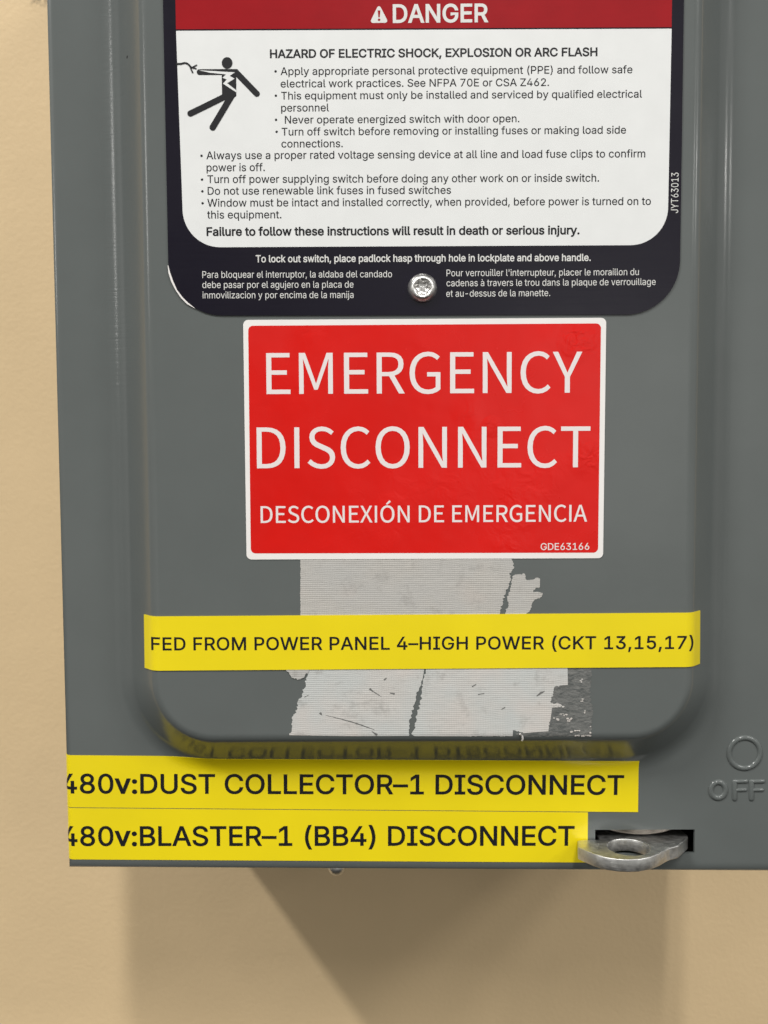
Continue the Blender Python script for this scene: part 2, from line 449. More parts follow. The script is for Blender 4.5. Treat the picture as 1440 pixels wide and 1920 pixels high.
# ------------------------------------------------------------------ letter outlines
GLYPHS_SANS = '''
! 294 101,241 95,763 198,763 192,241 | 147,-7 121,-2 99,13 83,35 78,61 83,88 99,110 121,125 147,130 173,125 195,110 210,88 215,61 210,35 195,13 173,-2
' 309 117,476 105,763 203,763 193,476
( 409 134,310 138,396 151,485 171,575 197,662 229,741 265,809 354,809 318,727 286,642 261,556 242,470 231,388 227,310 230,241 240,172 258,100 282,24 314,-57 354,-144 265,-144 208,-32 167,82 142,197
) 409 56,-144 97,-55 129,27 153,103 170,174 180,243 183,310 179,388 167,470 149,556 124,642 93,727 56,809 145,809 181,741 213,662 239,575 259,485 272,395 276,310 268,195 242,80 201,-34 145,-144
, 281 56,-179 101,107 205,107 126,-179
- 679 505,367 505,282 171,282 171,367
. 281 143,-7 117,-2 94,13 79,35 74,61 79,88 94,110 117,125 143,130 169,125 192,110 207,88 212,61 207,35 192,13 169,-2
0 679 340,-10 261,1 195,36 142,93 103,170 80,267 72,381 80,496 104,592 143,670 196,727 262,762 340,773 418,762 484,727 537,670 576,592 600,496 608,381 600,267 576,170 538,93 485,36 419,1 | 340,74 392,83 435,111 470,155 495,216 511,291 516,381 511,472 495,547 470,608 435,653 392,680 340,689 288,680 245,653 210,608 185,547 169,472 164,381 169,291 185,216 210,155 245,111 288,83
1 679 115,0 115,82 586,82 586,0 | 414,763 414,0 319,0 319,672 314,672 129,537 129,640 298,763
2 679 96,0 96,71 351,343 423,424 448,458 466,490 477,522 480,557 476,595 461,628 439,654 410,673 375,685 335,689 294,685 258,671 230,649 208,620 195,584 191,543 98,543 106,607 129,663 166,710 215,744 272,766 337,773 402,766 459,745 506,711 542,668 564,616 572,559 568,517 556,477 536,435 504,388 400,269 229,91 229,85 584,85 584,0
3 679 327,-10 260,-4 199,15 146,45 105,86 78,137 66,198 164,198 172,161 190,131 215,106 248,89 286,78 328,75 373,79 413,91 446,111 472,139 488,175 494,217 489,257 474,294 449,326 412,350 363,366 302,371 235,371 235,449 432,672 432,678 104,678 104,763 559,763 559,691 317,417 317,433 396,433 462,414 516,380 556,334 581,279 589,217 581,154 556,99 516,53 463,19 399,-3
4 679 59,158 59,238 370,763 466,763 163,249 163,244 620,244 620,158 | 422,0 422,182 422,219 422,476 514,476 514,0
5 679 332,-10 267,-4 210,17 162,48 124,90 100,140 90,196 183,196 191,163 207,133 230,109 260,90 294,79 332,75 376,80 414,97 447,122 471,156 487,197 492,243 486,290 470,332 445,367 412,393 372,410 327,415 289,412 251,403 218,388 192,369 101,379 144,763 550,763 550,678 226,678 201,452 204,452 232,472 266,487 304,497 344,500 394,496 441,481 482,459 517,428 546,390 568,347 582,298 586,245 578,175 553,113 514,62 463,23 402,-2
6 679 340,-10 272,-2 213,22 164,61 127,112 103,173 95,243 101,299 120,358 153,427 206,511 378,763 483,763 226,392 218,392 231,412 248,431 269,448 293,460 321,468 352,471 418,464 474,442 520,407 554,360 576,302 583,236 575,168 552,109 514,59 465,22 406,-2 | 340,73 381,78 418,94 448,119 471,152 486,191 491,236 486,281 471,320 448,353 418,377 381,393 340,398 298,393 261,377 230,353 207,321 192,282 187,238 192,192 207,152 230,119 261,94 298,78
7 679 145,0 485,672 485,678 93,678 93,763 586,763 586,673 247,0
8 679 340,-10 267,-3 203,17 151,50 111,93 86,144 78,203 83,250 98,293 121,331 152,362 188,384 229,397 229,400 178,423 139,462 114,513 105,571 113,626 136,675 172,716 219,747 275,767 340,773 403,767 459,747 506,716 542,675 565,626 573,571 564,513 539,462 500,423 451,400 451,397 491,384 527,362 557,331 581,293 596,250 601,203 593,144 568,93 528,50 475,17 412,-3 | 340,74 387,78 427,90 460,110 484,137 500,170 505,208 500,248 483,283 458,312 424,334 384,348 340,353 294,348 254,334 220,312 195,283 178,248 173,208 178,170 193,137 218,110 251,90 292,78 | 340,434 378,438 411,450 439,470 461,496 474,527 479,563 474,599 461,630 440,655 413,674 379,686 340,690 300,686 266,674 238,655 217,630 204,599 199,563 204,527 217,496 238,470 267,450 301,438
: 281 143,-7 117,-2 94,13 79,35 74,61 79,88 94,110 117,125 143,130 169,125 192,110 207,88 212,61 207,35 192,13 169,-2 | 143,406 117,411 94,426 79,448 74,474 79,501 94,523 117,538 143,543 169,538 192,523 207,501 212,474 207,448 192,426 169,411
A 719 25,0 302,763 414,763 694,0 593,0 431,454 396,558 348,717 368,717 319,556 286,454 128,0 | 165,213 165,298 555,298 555,213
B 684 90,0 90,763 362,763 434,756 493,736 539,704 571,663 591,614 597,561 593,516 580,480 560,451 534,429 505,412 472,400 472,393 509,386 545,368 577,341 604,305 621,259 627,204 620,149 600,100 566,59 517,27 452,7 370,0 | 187,86 367,86 444,94 495,120 524,158 533,205 528,242 514,276 490,305 458,327 419,341 372,346 187,346 | 187,428 357,428 397,432 432,444 462,464 485,490 499,521 504,558 495,605 469,643 424,669 360,678 187,678
C 765 401,-10 308,2 225,37 157,95 104,173 71,269 60,381 71,494 104,590 157,668 225,725 308,761 401,773 457,769 510,756 559,736 603,707 641,671 672,628 695,578 709,522 612,522 601,559 584,592 562,619 536,642 506,661 473,673 438,681 401,684 334,675 275,648 226,605 187,546 163,471 155,381 163,292 188,217 226,158 276,114 335,88 401,79 438,82 473,90 506,103 536,121 562,144 584,172 601,204 612,241 709,241 695,185 672,136 641,93 604,57 560,28 511,7 458,-6
D 753 328,0 144,0 144,86 322,86 407,94 477,121 530,165 568,224 591,297 599,383 591,468 569,541 531,599 479,642 413,669 331,678 140,678 140,763 338,763 442,752 529,717 599,662 650,587 682,493 692,383 682,272 650,178 598,102 526,46 436,12 | 187,763 187,0 90,0 90,763
E 627 90,0 90,763 559,763 559,678 187,678 187,429 533,429 533,343 187,343 187,86 563,86 563,0
F 615 90,0 90,763 554,763 554,678 187,678 187,417 519,417 519,332 187,332 187,0
G 780 403,-10 307,2 224,38 155,96 104,173 71,269 60,381 71,494 104,590 155,668 223,725 305,761 397,773 456,769 511,755 561,734 605,704 643,667 674,625 697,576 711,523 612,523 598,558 581,590 559,617 534,640 505,659 473,673 437,681 398,684 333,675 275,649 225,605 187,546 163,471 155,381 163,292 188,217 226,158 276,115 336,88 403,79 464,86 517,107 561,140 594,185 615,240 622,304 651,299 424,299 424,384 717,384 717,300 707,212 676,136 628,74 565,28 489,-1
H 775 90,0 90,763 187,763 187,433 588,433 588,763 685,763 685,0 588,0 588,348 187,348 187,0
I 450 47,0 47,86 177,86 177,678 47,678 47,763 404,763 404,678 274,678 274,86 404,86 404,0
J 594 278,-10 214,-4 160,16 113,49 78,94 57,151 50,218 50,259 146,259 146,218 155,156 182,111 224,84 278,75 330,84 372,111 399,156 408,218 408,763 504,763 504,218 497,151 476,94 441,49 395,16 340,-4
K 700 157,218 157,324 209,392 262,455 318,516 545,763 672,763 347,414 342,414 | 90,0 90,763 187,763 187,501 186,337 187,290 187,0 | 558,0 282,389 342,464 673,0
L 589 90,0 90,763 187,763 187,86 542,86 542,0
M 942 90,0 90,763 227,763 416,281 431,238 449,184 467,126 482,73 461,73 477,124 495,182 513,237 529,281 714,763 852,763 852,0 756,0 756,436 757,490 758,553 759,620 760,686 769,686 746,614 723,544 701,483 684,436 513,0 429,0 256,436 239,481 217,542 194,611 168,686 178,686 180,624 181,557 182,493 183,436 183,0
N 785 90,0 90,763 204,763 515,274 544,226 581,160 621,82 607,80 601,162 599,236 598,292 598,763 695,763 695,0 580,0 303,435 266,496 222,572 161,678 179,681 183,576 186,492 187,436 187,0
O 799 400,-10 308,2 226,37 157,95 105,173 72,269 60,381 72,494 105,590 157,668 226,725 308,761 400,773 493,761 575,725 644,668 696,590 729,494 740,381 729,269 696,173 644,95 575,37 493,2 | 400,79 465,88 524,114 574,157 612,216 637,291 645,381 637,472 612,547 574,606 524,649 465,675 400,684 335,675 276,649 226,606 188,546 163,471 155,381 163,291 188,216 226,157 276,114 335,88
P 666 90,0 90,763 353,763 433,755 499,731 549,693 585,645 606,586 613,521 606,456 585,398 549,349 499,311 433,287 353,279 164,279 164,364 349,364 403,369 446,384 477,408 500,440 512,479 517,521 512,564 500,602 477,634 445,658 402,673 348,678 187,678 187,0
R 673 90,0 90,763 354,763 434,756 500,733 550,697 586,650 607,593 614,528 607,463 586,407 550,361 499,326 434,304 354,297 144,297 144,383 350,383 404,387 447,400 479,422 501,451 513,486 518,528 513,571 501,607 478,637 446,659 403,673 349,678 187,678 187,0 | 530,0 345,344 454,344 642,0
S 669 335,-13 258,-7 191,14 137,46 96,90 69,143 57,205 157,205 166,165 185,132 214,106 250,88 291,77 335,74 385,78 429,90 466,111 494,138 512,171 518,209 513,242 498,268 474,289 444,307 367,333 276,359 192,391 129,434 91,489 78,559 86,619 112,672 153,715 206,747 270,767 341,773 412,767 474,746 526,715 566,673 591,623 601,567 506,567 490,618 453,656 401,680 337,688 291,684 251,672 218,653 193,627 178,597 173,563 179,528 196,500 223,479 254,462 319,440 396,419 467,395 504,378 538,356 568,329 592,296 607,256 612,208 604,149 580,95 540,50 485,16 417,-6
T 672 48,678 48,763 625,763 625,678 385,678 385,0 289,0 289,678
U 775 388,-12 304,-3 231,23 171,65 127,120 99,186 90,260 90,763 186,763 186,267 193,215 211,170 241,131 281,102 330,83 388,77 447,83 496,102 536,131 565,170 583,215 589,267 589,763 686,763 686,260 677,186 649,120 604,65 545,23 472,-3
W 1029 233,0 25,763 123,763 245,294 263,218 280,140 295,59 284,59 300,140 317,218 336,294 459,763 569,763 692,294 712,218 729,140 746,59 732,59 748,140 766,218 784,294 905,763 1004,763 795,0 683,0 552,484 527,587 504,712 524,712 502,592 477,484 346,0
X 711 27,0 326,427 326,354 44,763 156,763 267,601 306,542 335,493 365,438 348,438 378,493 408,542 448,601 560,763 669,763 388,358 388,430 684,0 573,0 438,194 403,248 375,293 346,347 367,347 338,295 309,249 272,194 137,0
Y 707 305,0 305,312 25,763 137,763 288,517 333,438 374,346 335,346 377,439 420,517 572,763 683,763 402,312 402,0
Z 657 62,0 62,70 410,578 459,646 511,713 522,682 428,678 334,678 60,678 60,763 595,763 595,692 253,193 201,121 146,50 135,81 228,85 321,86 599,86 599,0
a 583 240,-13 188,-8 142,7 102,32 71,67 52,110 46,162 50,206 65,241 87,269 116,290 150,305 188,316 267,330 351,340 378,345 398,352 409,364 413,382 413,385 410,418 400,445 383,467 360,483 330,493 293,496 256,493 224,483 197,469 176,451 161,431 150,411 61,437 86,483 118,519 156,545 199,563 245,573 291,577 358,569 394,558 429,541 459,515 483,480 500,435 505,377 505,0 415,0 415,78 409,78 378,37 354,18 323,2 285,-9 | 256,68 303,73 342,88 373,111 395,140 409,172 413,207 413,285 389,273 347,264 300,257 263,252 202,238 175,226 155,209 142,187 138,157 142,130 153,108 171,91 195,78 223,71
b 636 344,-12 297,-8 259,6 229,25 207,47 177,88 168,88 168,0 79,0 79,763 171,763 171,479 177,479 206,519 228,540 257,559 295,572 344,577 411,568 469,541 518,497 555,439 578,367 585,283 578,199 555,127 518,68 470,24 411,-3 | 330,70 379,77 419,98 451,132 474,175 488,226 492,284 488,341 474,392 451,434 420,467 379,488 330,495 282,488 242,468 210,436 187,394 174,343 169,284 174,225 188,173 211,130 242,97 282,77
c 593 311,-12 238,-3 175,25 123,69 84,128 59,199 51,281 59,365 84,437 123,496 175,540 238,567 311,577 352,574 390,566 425,552 458,534 486,511 510,483 529,451 542,415 454,393 436,434 405,466 363,487 311,495 259,487 218,465 185,431 163,387 149,337 144,281 149,226 163,176 185,133 218,99 259,77 311,70 364,77 406,99 437,133 456,176 544,154 531,117 512,84 488,56 459,32 427,13 391,-1 352,-9
d 636 293,-12 226,-3 167,24 119,68 82,127 59,199 51,283 59,367 82,439 119,497 168,541 226,568 293,577 342,572 379,559 409,540 431,519 459,479 466,479 466,763 558,763 558,0 469,0 469,88 460,88 430,47 408,25 378,6 341,-8 | 307,70 355,77 395,97 426,130 449,173 463,225 468,284 463,343 449,394 427,436 395,468 355,488 307,495 257,488 217,467 185,434 163,392 149,341 144,284 149,226 163,175 186,132 218,98 258,77
e 605 318,-12 241,-3 175,25 123,69 83,127 59,198 51,280 59,363 83,435 121,494 173,539 235,567 308,577 354,573 399,561 441,541 479,511 511,472 536,423 551,363 557,291 557,254 112,254 112,331 507,331 464,303 460,356 447,403 424,441 394,471 355,489 308,495 260,489 219,470 187,441 163,404 149,362 144,316 144,266 149,208 166,159 192,120 227,92 269,75 319,69 351,72 381,79 406,92 428,109 446,131 458,158 547,136 530,95 503,59 467,29 424,7 374,-8
f 380 342,569 342,491 10,491 10,569 | 121,0 121,647 126,692 143,729 170,757 203,778 241,791 281,795 333,790 364,781 341,703 322,708 292,711 256,706 231,690 217,664 213,628 213,0
g 637 310,-226 251,-222 201,-209 158,-190 123,-165 96,-136 76,-104 152,-61 182,-99 204,-117 231,-132 267,-143 310,-146 373,-138 423,-113 456,-70 467,-9 467,102 459,102 430,62 408,41 378,24 341,11 292,7 227,15 169,40 120,80 83,135 59,204 51,287 59,369 82,440 120,498 168,541 227,568 294,577 342,572 380,559 410,540 432,519 461,478 470,478 470,569 559,569 559,-13 550,-81 525,-135 486,-176 436,-204 376,-220 | 307,89 355,95 395,113 427,142 450,182 464,231 469,289 464,346 450,396 427,437 396,468 356,488 307,495 258,488 218,467 186,435 163,394 149,344 144,289 149,233 163,184 186,144 218,114 259,95
h 615 171,340 171,0 79,0 79,763 171,763 171,431 154,431 185,498 228,543 281,568 341,577 395,571 443,553 482,523 511,481 530,427 536,361 536,0 444,0 444,353 435,412 409,457 369,484 315,494 276,489 241,476 212,454 189,424 175,386
i 249 79,0 79,569 171,569 171,0 | 125,664 101,669 81,682 67,701 62,725 67,748 81,768 101,781 125,786 150,781 171,768 185,748 189,725 185,701 171,682 150,669
j 249 79,569 171,569 171,-45 166,-94 152,-135 129,-169 97,-194 56,-209 6,-214 -15,-214 -15,-130 3,-130 37,-125 61,-108 74,-81 79,-44 | 125,664 101,669 80,682 66,701 61,725 66,748 80,768 101,781 125,786 150,781 170,768 184,748 189,725 184,701 170,682 150,669
k 571 165,205 165,318 181,318 427,569 540,569 276,299 266,299 | 79,0 79,763 171,763 171,0 | 441,0 222,279 287,343 558,0
l 283 209,-4 151,5 111,30 87,71 79,126 79,763 171,763 171,148 173,115 180,93 195,82 219,78 240,79 255,81 271,4 242,-1
m 914 79,0 79,569 168,569 168,443 161,443 177,485 199,519 226,545 258,564 293,575 329,579 386,570 431,541 463,497 481,442 469,442 483,481 506,515 535,542 571,562 611,575 655,579 703,574 746,558 782,531 811,493 829,443 835,383 835,0 744,0 744,381 735,434 709,469 671,489 628,496 592,492 561,480 536,460 518,435 507,405 503,371 503,0 411,0 411,390 403,433 379,467 344,488 299,496 267,492 236,480 210,461 189,434 175,399 171,357 171,0
n 614 171,340 171,0 79,0 79,569 167,569 168,431 154,431 185,498 228,543 281,568 341,577 395,571 442,553 481,523 511,481 529,427 536,361 536,0 444,0 444,353 435,412 409,457 369,484 315,494 276,489 241,476 212,454 189,424 175,386
o 622 311,-12 238,-3 175,25 123,69 84,128 59,199 51,281 59,365 84,437 123,496 175,540 238,567 311,577 384,567 448,540 500,496 539,437 563,365 572,281 563,199 539,128 500,69 448,25 384,-3 | 311,70 363,77 405,99 438,133 461,176 474,226 479,281 474,336 461,387 438,431 405,465 363,487 311,495 259,487 218,465 185,431 163,387 149,337 144,281 149,226 163,176 185,133 218,99 259,77
p 636 79,-214 79,569 168,569 168,479 177,479 206,519 228,540 257,559 295,572 344,577 411,568 469,541 518,497 555,439 578,367 585,283 578,199 555,127 518,68 470,24 411,-3 344,-12 297,-8 259,6 229,25 207,47 177,88 171,88 171,-214 | 330,70 379,77 419,98 451,132 474,175 488,226 492,284 488,341 474,392 451,434 420,467 379,488 330,495 282,488 242,468 210,436 187,394 174,343 169,284 174,225 188,173 211,130 242,97 282,77
q 636 558,-214 466,-214 466,88 459,88 430,47 408,25 378,6 341,-8 293,-12 226,-3 167,24 119,68 82,127 59,199 51,283 59,367 82,439 119,497 168,541 226,568 293,577 342,572 379,559 409,540 431,519 460,479 469,479 469,569 558,569 | 307,70 355,77 395,97 426,130 449,173 463,225 468,284 463,343 449,394 427,436 395,468 355,488 307,495 257,488 217,467 185,434 163,392 149,341 144,284 149,226 163,175 186,132 218,98 258,77
r 388 79,0 79,569 167,569 167,481 173,481 195,520 229,551 271,571 320,577 344,577 365,576 365,483 345,487 310,489 272,484 239,472 210,452 189,425 175,393 171,355 171,0
s 547 273,-12 217,-8 168,5 126,27 93,57 68,95 53,141 141,160 158,119 186,90 225,74 272,68 325,74 367,93 393,121 402,154 397,181 381,204 355,221 318,233 224,255 156,279 108,312 80,356 70,411 77,457 98,497 130,531 173,556 223,571 281,577 335,572 381,559 419,537 448,509 471,474 486,435 402,416 387,446 364,473 329,492 281,499 234,493 196,475 171,449 163,416 169,387 186,365 215,348 258,334 344,314 412,291 459,257 487,214 497,160 490,112 469,71 435,36 390,10 335,-7
t 341 306,569 306,491 10,491 10,569 | 97,707 189,707 189,146 193,114 204,92 225,79 256,75 278,77 303,80 320,3 288,-4 252,-6 187,3 138,32 107,78 97,139
u 615 273,-8 220,-2 172,16 133,46 104,88 85,142 79,208 79,569 171,569 171,216 179,157 205,112 246,85 300,75 339,80 374,93 403,115 425,145 439,183 444,229 444,569 536,569 536,0 447,0 447,138 461,138 429,70 386,25 333,1
v 583 244,0 26,569 126,569 248,233 280,130 308,31 276,31 304,130 336,233 457,569 557,569 340,0
w 850 206,0 34,569 131,569 200,321 231,205 263,62 247,62 278,202 309,321 378,569 475,569 542,321 572,204 603,62 587,62 619,203 650,321 720,569 817,569 644,0 553,0 478,258 457,337 436,420 415,506 436,506 415,421 394,337 372,258 298,0
y 583 71,-208 92,-129 107,-131 133,-135 156,-133 177,-126 195,-111 212,-87 226,-53 244,-2 26,569 126,569 248,233 280,130 308,31 276,31 304,130 336,233 458,569 557,569 306,-87 287,-128 265,-161 239,-186 209,-204 175,-214 137,-218 97,-215
z 570 62,0 62,69 381,479 381,484 72,484 72,569 499,569 499,496 189,90 189,84 508,84 508,0
à 583 240,-13 188,-8 142,7 102,32 71,67 52,110 46,162 50,206 65,241 87,269 116,290 150,305 188,316 267,330 351,340 378,345 398,352 409,364 413,382 413,385 410,418 400,445 383,467 360,483 330,493 293,496 256,493 224,483 197,469 176,451 161,431 150,411 61,437 86,483 118,519 156,545 199,563 245,573 291,577 358,569 394,558 429,541 459,515 483,480 500,435 505,377 505,0 415,0 415,78 409,78 378,37 354,18 323,2 285,-9 | 256,68 303,73 342,88 373,111 395,140 409,172 413,207 413,285 389,273 347,264 300,257 263,252 202,238 175,226 155,209 142,187 138,157 142,130 153,108 171,91 195,78 223,71 | 248,643 149,794 251,794 323,643
– 524 524,367 524,282 0,282 0,367
• 582 291,139 248,144 209,161 175,187 150,220 133,260 128,303 133,346 150,385 175,419 209,445 248,461 291,467 335,461 374,445 407,419 433,385 450,346 455,303 450,260 433,220 407,187 374,161 335,144
  281 
'''
GLYPHS_HUMANIST = '''
A 639 4,0 102,0 176,235 458,235 532,0 634,0 373,770 265,770 | 201,312 238,431 315,691 319,691 397,431 434,312
C 671 396,-14 488,-1 566,37 632,97 579,159 527,112 468,82 400,71 319,86 252,127 203,192 172,280 161,388 172,494 204,580 255,644 322,685 403,699 465,689 517,664 561,626 613,689 560,736 489,770 402,784 309,771 227,735 158,677 106,599 73,500 61,384 72,268 105,170 156,92 224,34 304,-2
D 723 106,0 303,0 410,12 499,46 569,102 619,179 650,274 661,388 650,501 619,596 568,671 497,725 407,759 298,770 106,770 | 203,80 203,691 290,691 373,682 441,656 494,613 531,553 553,478 561,388 553,297 531,221 494,161 441,116 373,89 290,80
E 619 106,0 561,0 561,83 203,83 203,363 495,363 495,446 203,446 203,688 549,688 549,770 106,770
G 724 409,-14 505,-2 585,30 646,76 646,399 393,399 393,318 557,318 557,117 496,83 418,71 342,81 278,110 228,157 191,219 168,297 161,388 172,494 206,580 260,644 331,685 417,699 485,689 540,663 583,626 636,689 582,734 509,769 414,784 317,771 232,735 161,677 107,599 73,500 61,384 73,268 106,170 159,92 228,34 312,-2
I 308 106,0 203,0 203,770 106,770
M 853 106,0 193,0 193,426 189,540 181,653 185,653 247,478 393,78 458,78 603,478 665,653 669,653 661,540 657,426 657,0 747,0 747,770 630,770 483,358 430,197 425,197 370,358 223,770 106,770
N 760 106,0 197,0 197,404 193,526 186,645 190,645 273,486 554,0 653,0 653,770 561,770 561,370 565,247 575,126 569,126 486,285 205,770 106,770
O 780 390,-14 481,-1 561,36 627,94 676,174 708,272 718,388 708,503 676,600 627,678 561,736 481,771 390,784 298,771 219,736 153,678 103,600 72,503 61,388 72,272 103,174 153,94 219,36 298,-1 | 390,71 313,86 249,127 201,193 171,281 161,388 171,494 201,580 249,644 313,685 390,699 467,685 530,644 578,580 608,494 619,388 608,281 578,193 530,127 467,86
R 667 203,404 203,691 332,691 398,687 450,672 488,646 511,608 519,555 507,489 471,442 412,414 332,404 | 528,0 638,0 442,337 513,365 568,410 603,473 616,555 603,638 566,699 509,740 435,763 347,770 106,770 106,0 203,0 203,327 341,327
S 626 319,-14 408,-3 481,28 535,75 569,135 581,205 569,280 535,336 485,378 422,411 313,458 268,478 226,504 196,539 185,587 195,633 224,668 270,691 329,699 396,690 454,665 504,627 555,689 493,738 416,771 329,784 250,774 183,746 131,703 98,647 86,580 101,506 138,450 188,410 243,382 353,334 404,310 445,283 472,247 482,196 471,145 439,106 389,80 320,71 242,83 170,117 108,167 50,100 125,40 216,0
T 630 266,0 363,0 363,688 597,688 597,770 33,770 33,688 266,688
X 602 18,0 121,0 231,208 293,333 297,333 363,208 478,0 585,0 359,393 569,770 467,770 364,574 310,460 306,460 245,574 140,770 33,770 243,398
Y 558 230,0 327,0 327,298 559,770 458,770 359,553 282,383 277,383 202,553 102,770 -1,770 230,298
Ó 780 390,-14 481,-1 561,36 627,94 676,174 708,272 718,388 708,503 676,600 627,678 561,736 481,771 390,784 298,771 219,736 153,678 103,600 72,503 61,388 72,272 103,174 153,94 219,36 298,-1 | 390,71 313,86 249,127 201,193 171,281 161,388 171,494 201,580 249,644 313,685 390,699 467,685 530,644 578,580 608,494 619,388 608,281 578,193 530,127 467,86 | 370,818 547,953 493,1019 328,867
  236 
'''
def load_glyphs(txt):
    g = {}
    for ln in txt.strip('\n').split('\n'):
        ch, rest = ln[0], ln[2:]
        k = rest.find(' ')
        adv = int(rest[:k] if k > 0 else rest)
        loops = []
        for part in (rest[k:].split('|') if k > 0 else []):
            lp = [tuple(float(q) for q in s.split(',')) for s in part.split()]
            if len(lp) > 2: loops.append(lp)
        g[ch] = (adv, loops)
    return g
FONT = {'sans': load_glyphs(GLYPHS_SANS), 'humanist': load_glyphs(GLYPHS_HUMANIST)}
CAP = {'sans': 763.0, 'humanist': 770.0}
def embolden(lp, e):
    n = len(lp); out = []
    # glyph outers and holes wind opposite ways, so one rule thickens both
    for i in range(n):
        p0, p1, p2 = lp[i - 1], lp[i], lp[(i + 1) % n]
        a = Vector((p1[0] - p0[0], p1[1] - p0[1])); b = Vector((p2[0] - p1[0], p2[1] - p1[1]))
        if a.length < 1e-6 or b.length < 1e-6: out.append(p1); continue
        a.normalize(); b.normalize()
        na, nb = Vector((a.y, -a.x)), Vector((b.y, -b.x))
        m = na + nb
        if m.length < 0.3: m = na
        m.normalize()
        k = e / max(0.5, m.dot(na))
        out.append((p1[0] + m.x * k, p1[1] + m.y * k))
    return out
OUTER_SIGN = {}
for _f, _c in (('sans', 'O'), ('humanist', 'O')):
    OUTER_SIGN[_f] = 1 if max((area2(l) for l in FONT[_f][_c][1]), key=abs) > 0 else -1
_tess = {}
def glyph(font, ch, e):
    k = (font, ch, e)
    if k not in _tess:
        adv, loops = FONT[font][ch]
        if e: loops = [embolden(l, e * OUTER_SIGN[font]) for l in loops]
        flat, tris = tess(loops) if loops else ([], [])
        _tess[k] = (adv, flat, tris)
    return _tess[k]
def layout(font, text, e, track=0.0, heavy='', he=0):
    x, items = 0.0, []
    for ch in text:
        adv, flat, tris = glyph(font, ch, he if ch in heavy else e)
        items.append((x, flat, tris)); x += adv + track
    xs = [x0 + q[0] for x0, fl, _ in items for q in fl]
    return items, min(xs), max(xs)
def write(bm, font, text, p0, p1, cap, lift, e=0, mat=0, track=0.0, drape_it=False, wrap=False, heavy='', he=0, cuts_x=(), cuts_z=()):
    """text whose printed width runs from photo point p0 to p1 along its baseline; cap = capital height in photo pixels"""
    A, B = Vector(xz(*p0)), Vector(xz(*p1))
    if wrap: A = Vector((A.x - 0.0003, A.y))
    u = B - A
    up = Vector((-u.y, u.x)).normalized()
    items, lo, hi = layout(font, text, e, track, heavy, he)
    k = u.length / (hi - lo)
    mid = ((p0[0] + p1[0]) / 2, (p0[1] + p1[1]) / 2)
    dx, dy = p1[0] - p0[0], p1[1] - p0[1]; L = math.hypot(dx, dy)
    q = (mid[0] + dy / L * cap, mid[1] - dx / L * cap)
    sy = (Vector(xz(*q)) - Vector(xz(*mid))).length / CAP[font]
    un = u.normalized()
    b2 = bmesh.new() if drape_it else bm
    for x0, flat, tris in items:
        vs = []
        for gx, gy in flat:
            p = A + un * ((x0 + gx - lo) * k) + up * (gy * sy)
            vs.append(b2.verts.new((p.x, -PANEL - lift, p.y)))
        for t in tris:
            f = b2.faces.new([vs[i] for i in t]); f.material_index = mat
    if drape_it:
        bmesh.ops.delete(b2, geom=[v for v in b2.verts if not v.link_faces], context='VERTS')
        for axis, cuts in ((0, cuts_x), (2, cuts_z)):
            no = Vector((1, 0, 0)) if axis == 0 else Vector((0, 0, 1))
            for c in cuts:
                bmesh.ops.bisect_plane(b2, geom=b2.verts[:] + b2.edges[:] + b2.faces[:], plane_co=no * c, plane_no=no, dist=1e-7)
        mp = {v: bm.verts.new(drape(v.co.x, v.co.z, lift, wrap)) for v in b2.verts}
        for f in b2.faces:
            nf = bm.faces.new([mp[v] for v in f.verts]); nf.material_index = mat
        b2.free()
def disc(bm, c, r, y, mat=0, n=28):
    fill(bm, [[(c[0] + r * math.cos(2 * math.pi * i / n), c[1] + r * math.sin(2 * math.pi * i / n)) for i in range(n)]], lambda x, z: (x, y, z), mat)
def ribbon(bm, pts, wd, to3, mat=0):
    P = [Vector(p) for p in pts]; L, Rr = [], []
    for i, p in enumerate(P):
        t = (P[min(i + 1, len(P) - 1)] - P[max(i - 1, 0)]).normalized()
        n = Vector((-t.y, t.x)); ww = wd[i] if isinstance(wd, (list, tuple)) else wd
        L.append(bm.verts.new(to3(*(p + n * ww / 2)))); Rr.append(bm.verts.new(to3(*(p - n * ww / 2))))
    for i in range(len(P) - 1):
        f = bm.faces.new((Rr[i], Rr[i + 1], L[i + 1], L[i])); f.material_index = mat
def capsule(a, b, r, n=10):
    a, b = Vector(a), Vector(b); t = (b - a).normalized(); ang = math.atan2(t.y, t.x)
    out = []
    for c, s in ((b, -math.pi / 2), (a, math.pi / 2)):
        for i in range(n + 1):
            q = ang + s + math.pi * i / n
            out.append((c.x + r * math.cos(q), c.y + r * math.sin(q)))
    return out
def box(bm, x0, x1, y0, y1, z0, z1):
    v = [bm.verts.new((x, y, z)) for x in (x0, x1) for y in (y0, y1) for z in (z0, z1)]
    for q in ((0, 1, 3, 2), (4, 6, 7, 5), (0, 4, 5, 1), (2, 3, 7, 6), (0, 2, 6, 4), (1, 5, 7, 3)):
        bm.faces.new([v[i] for i in q])
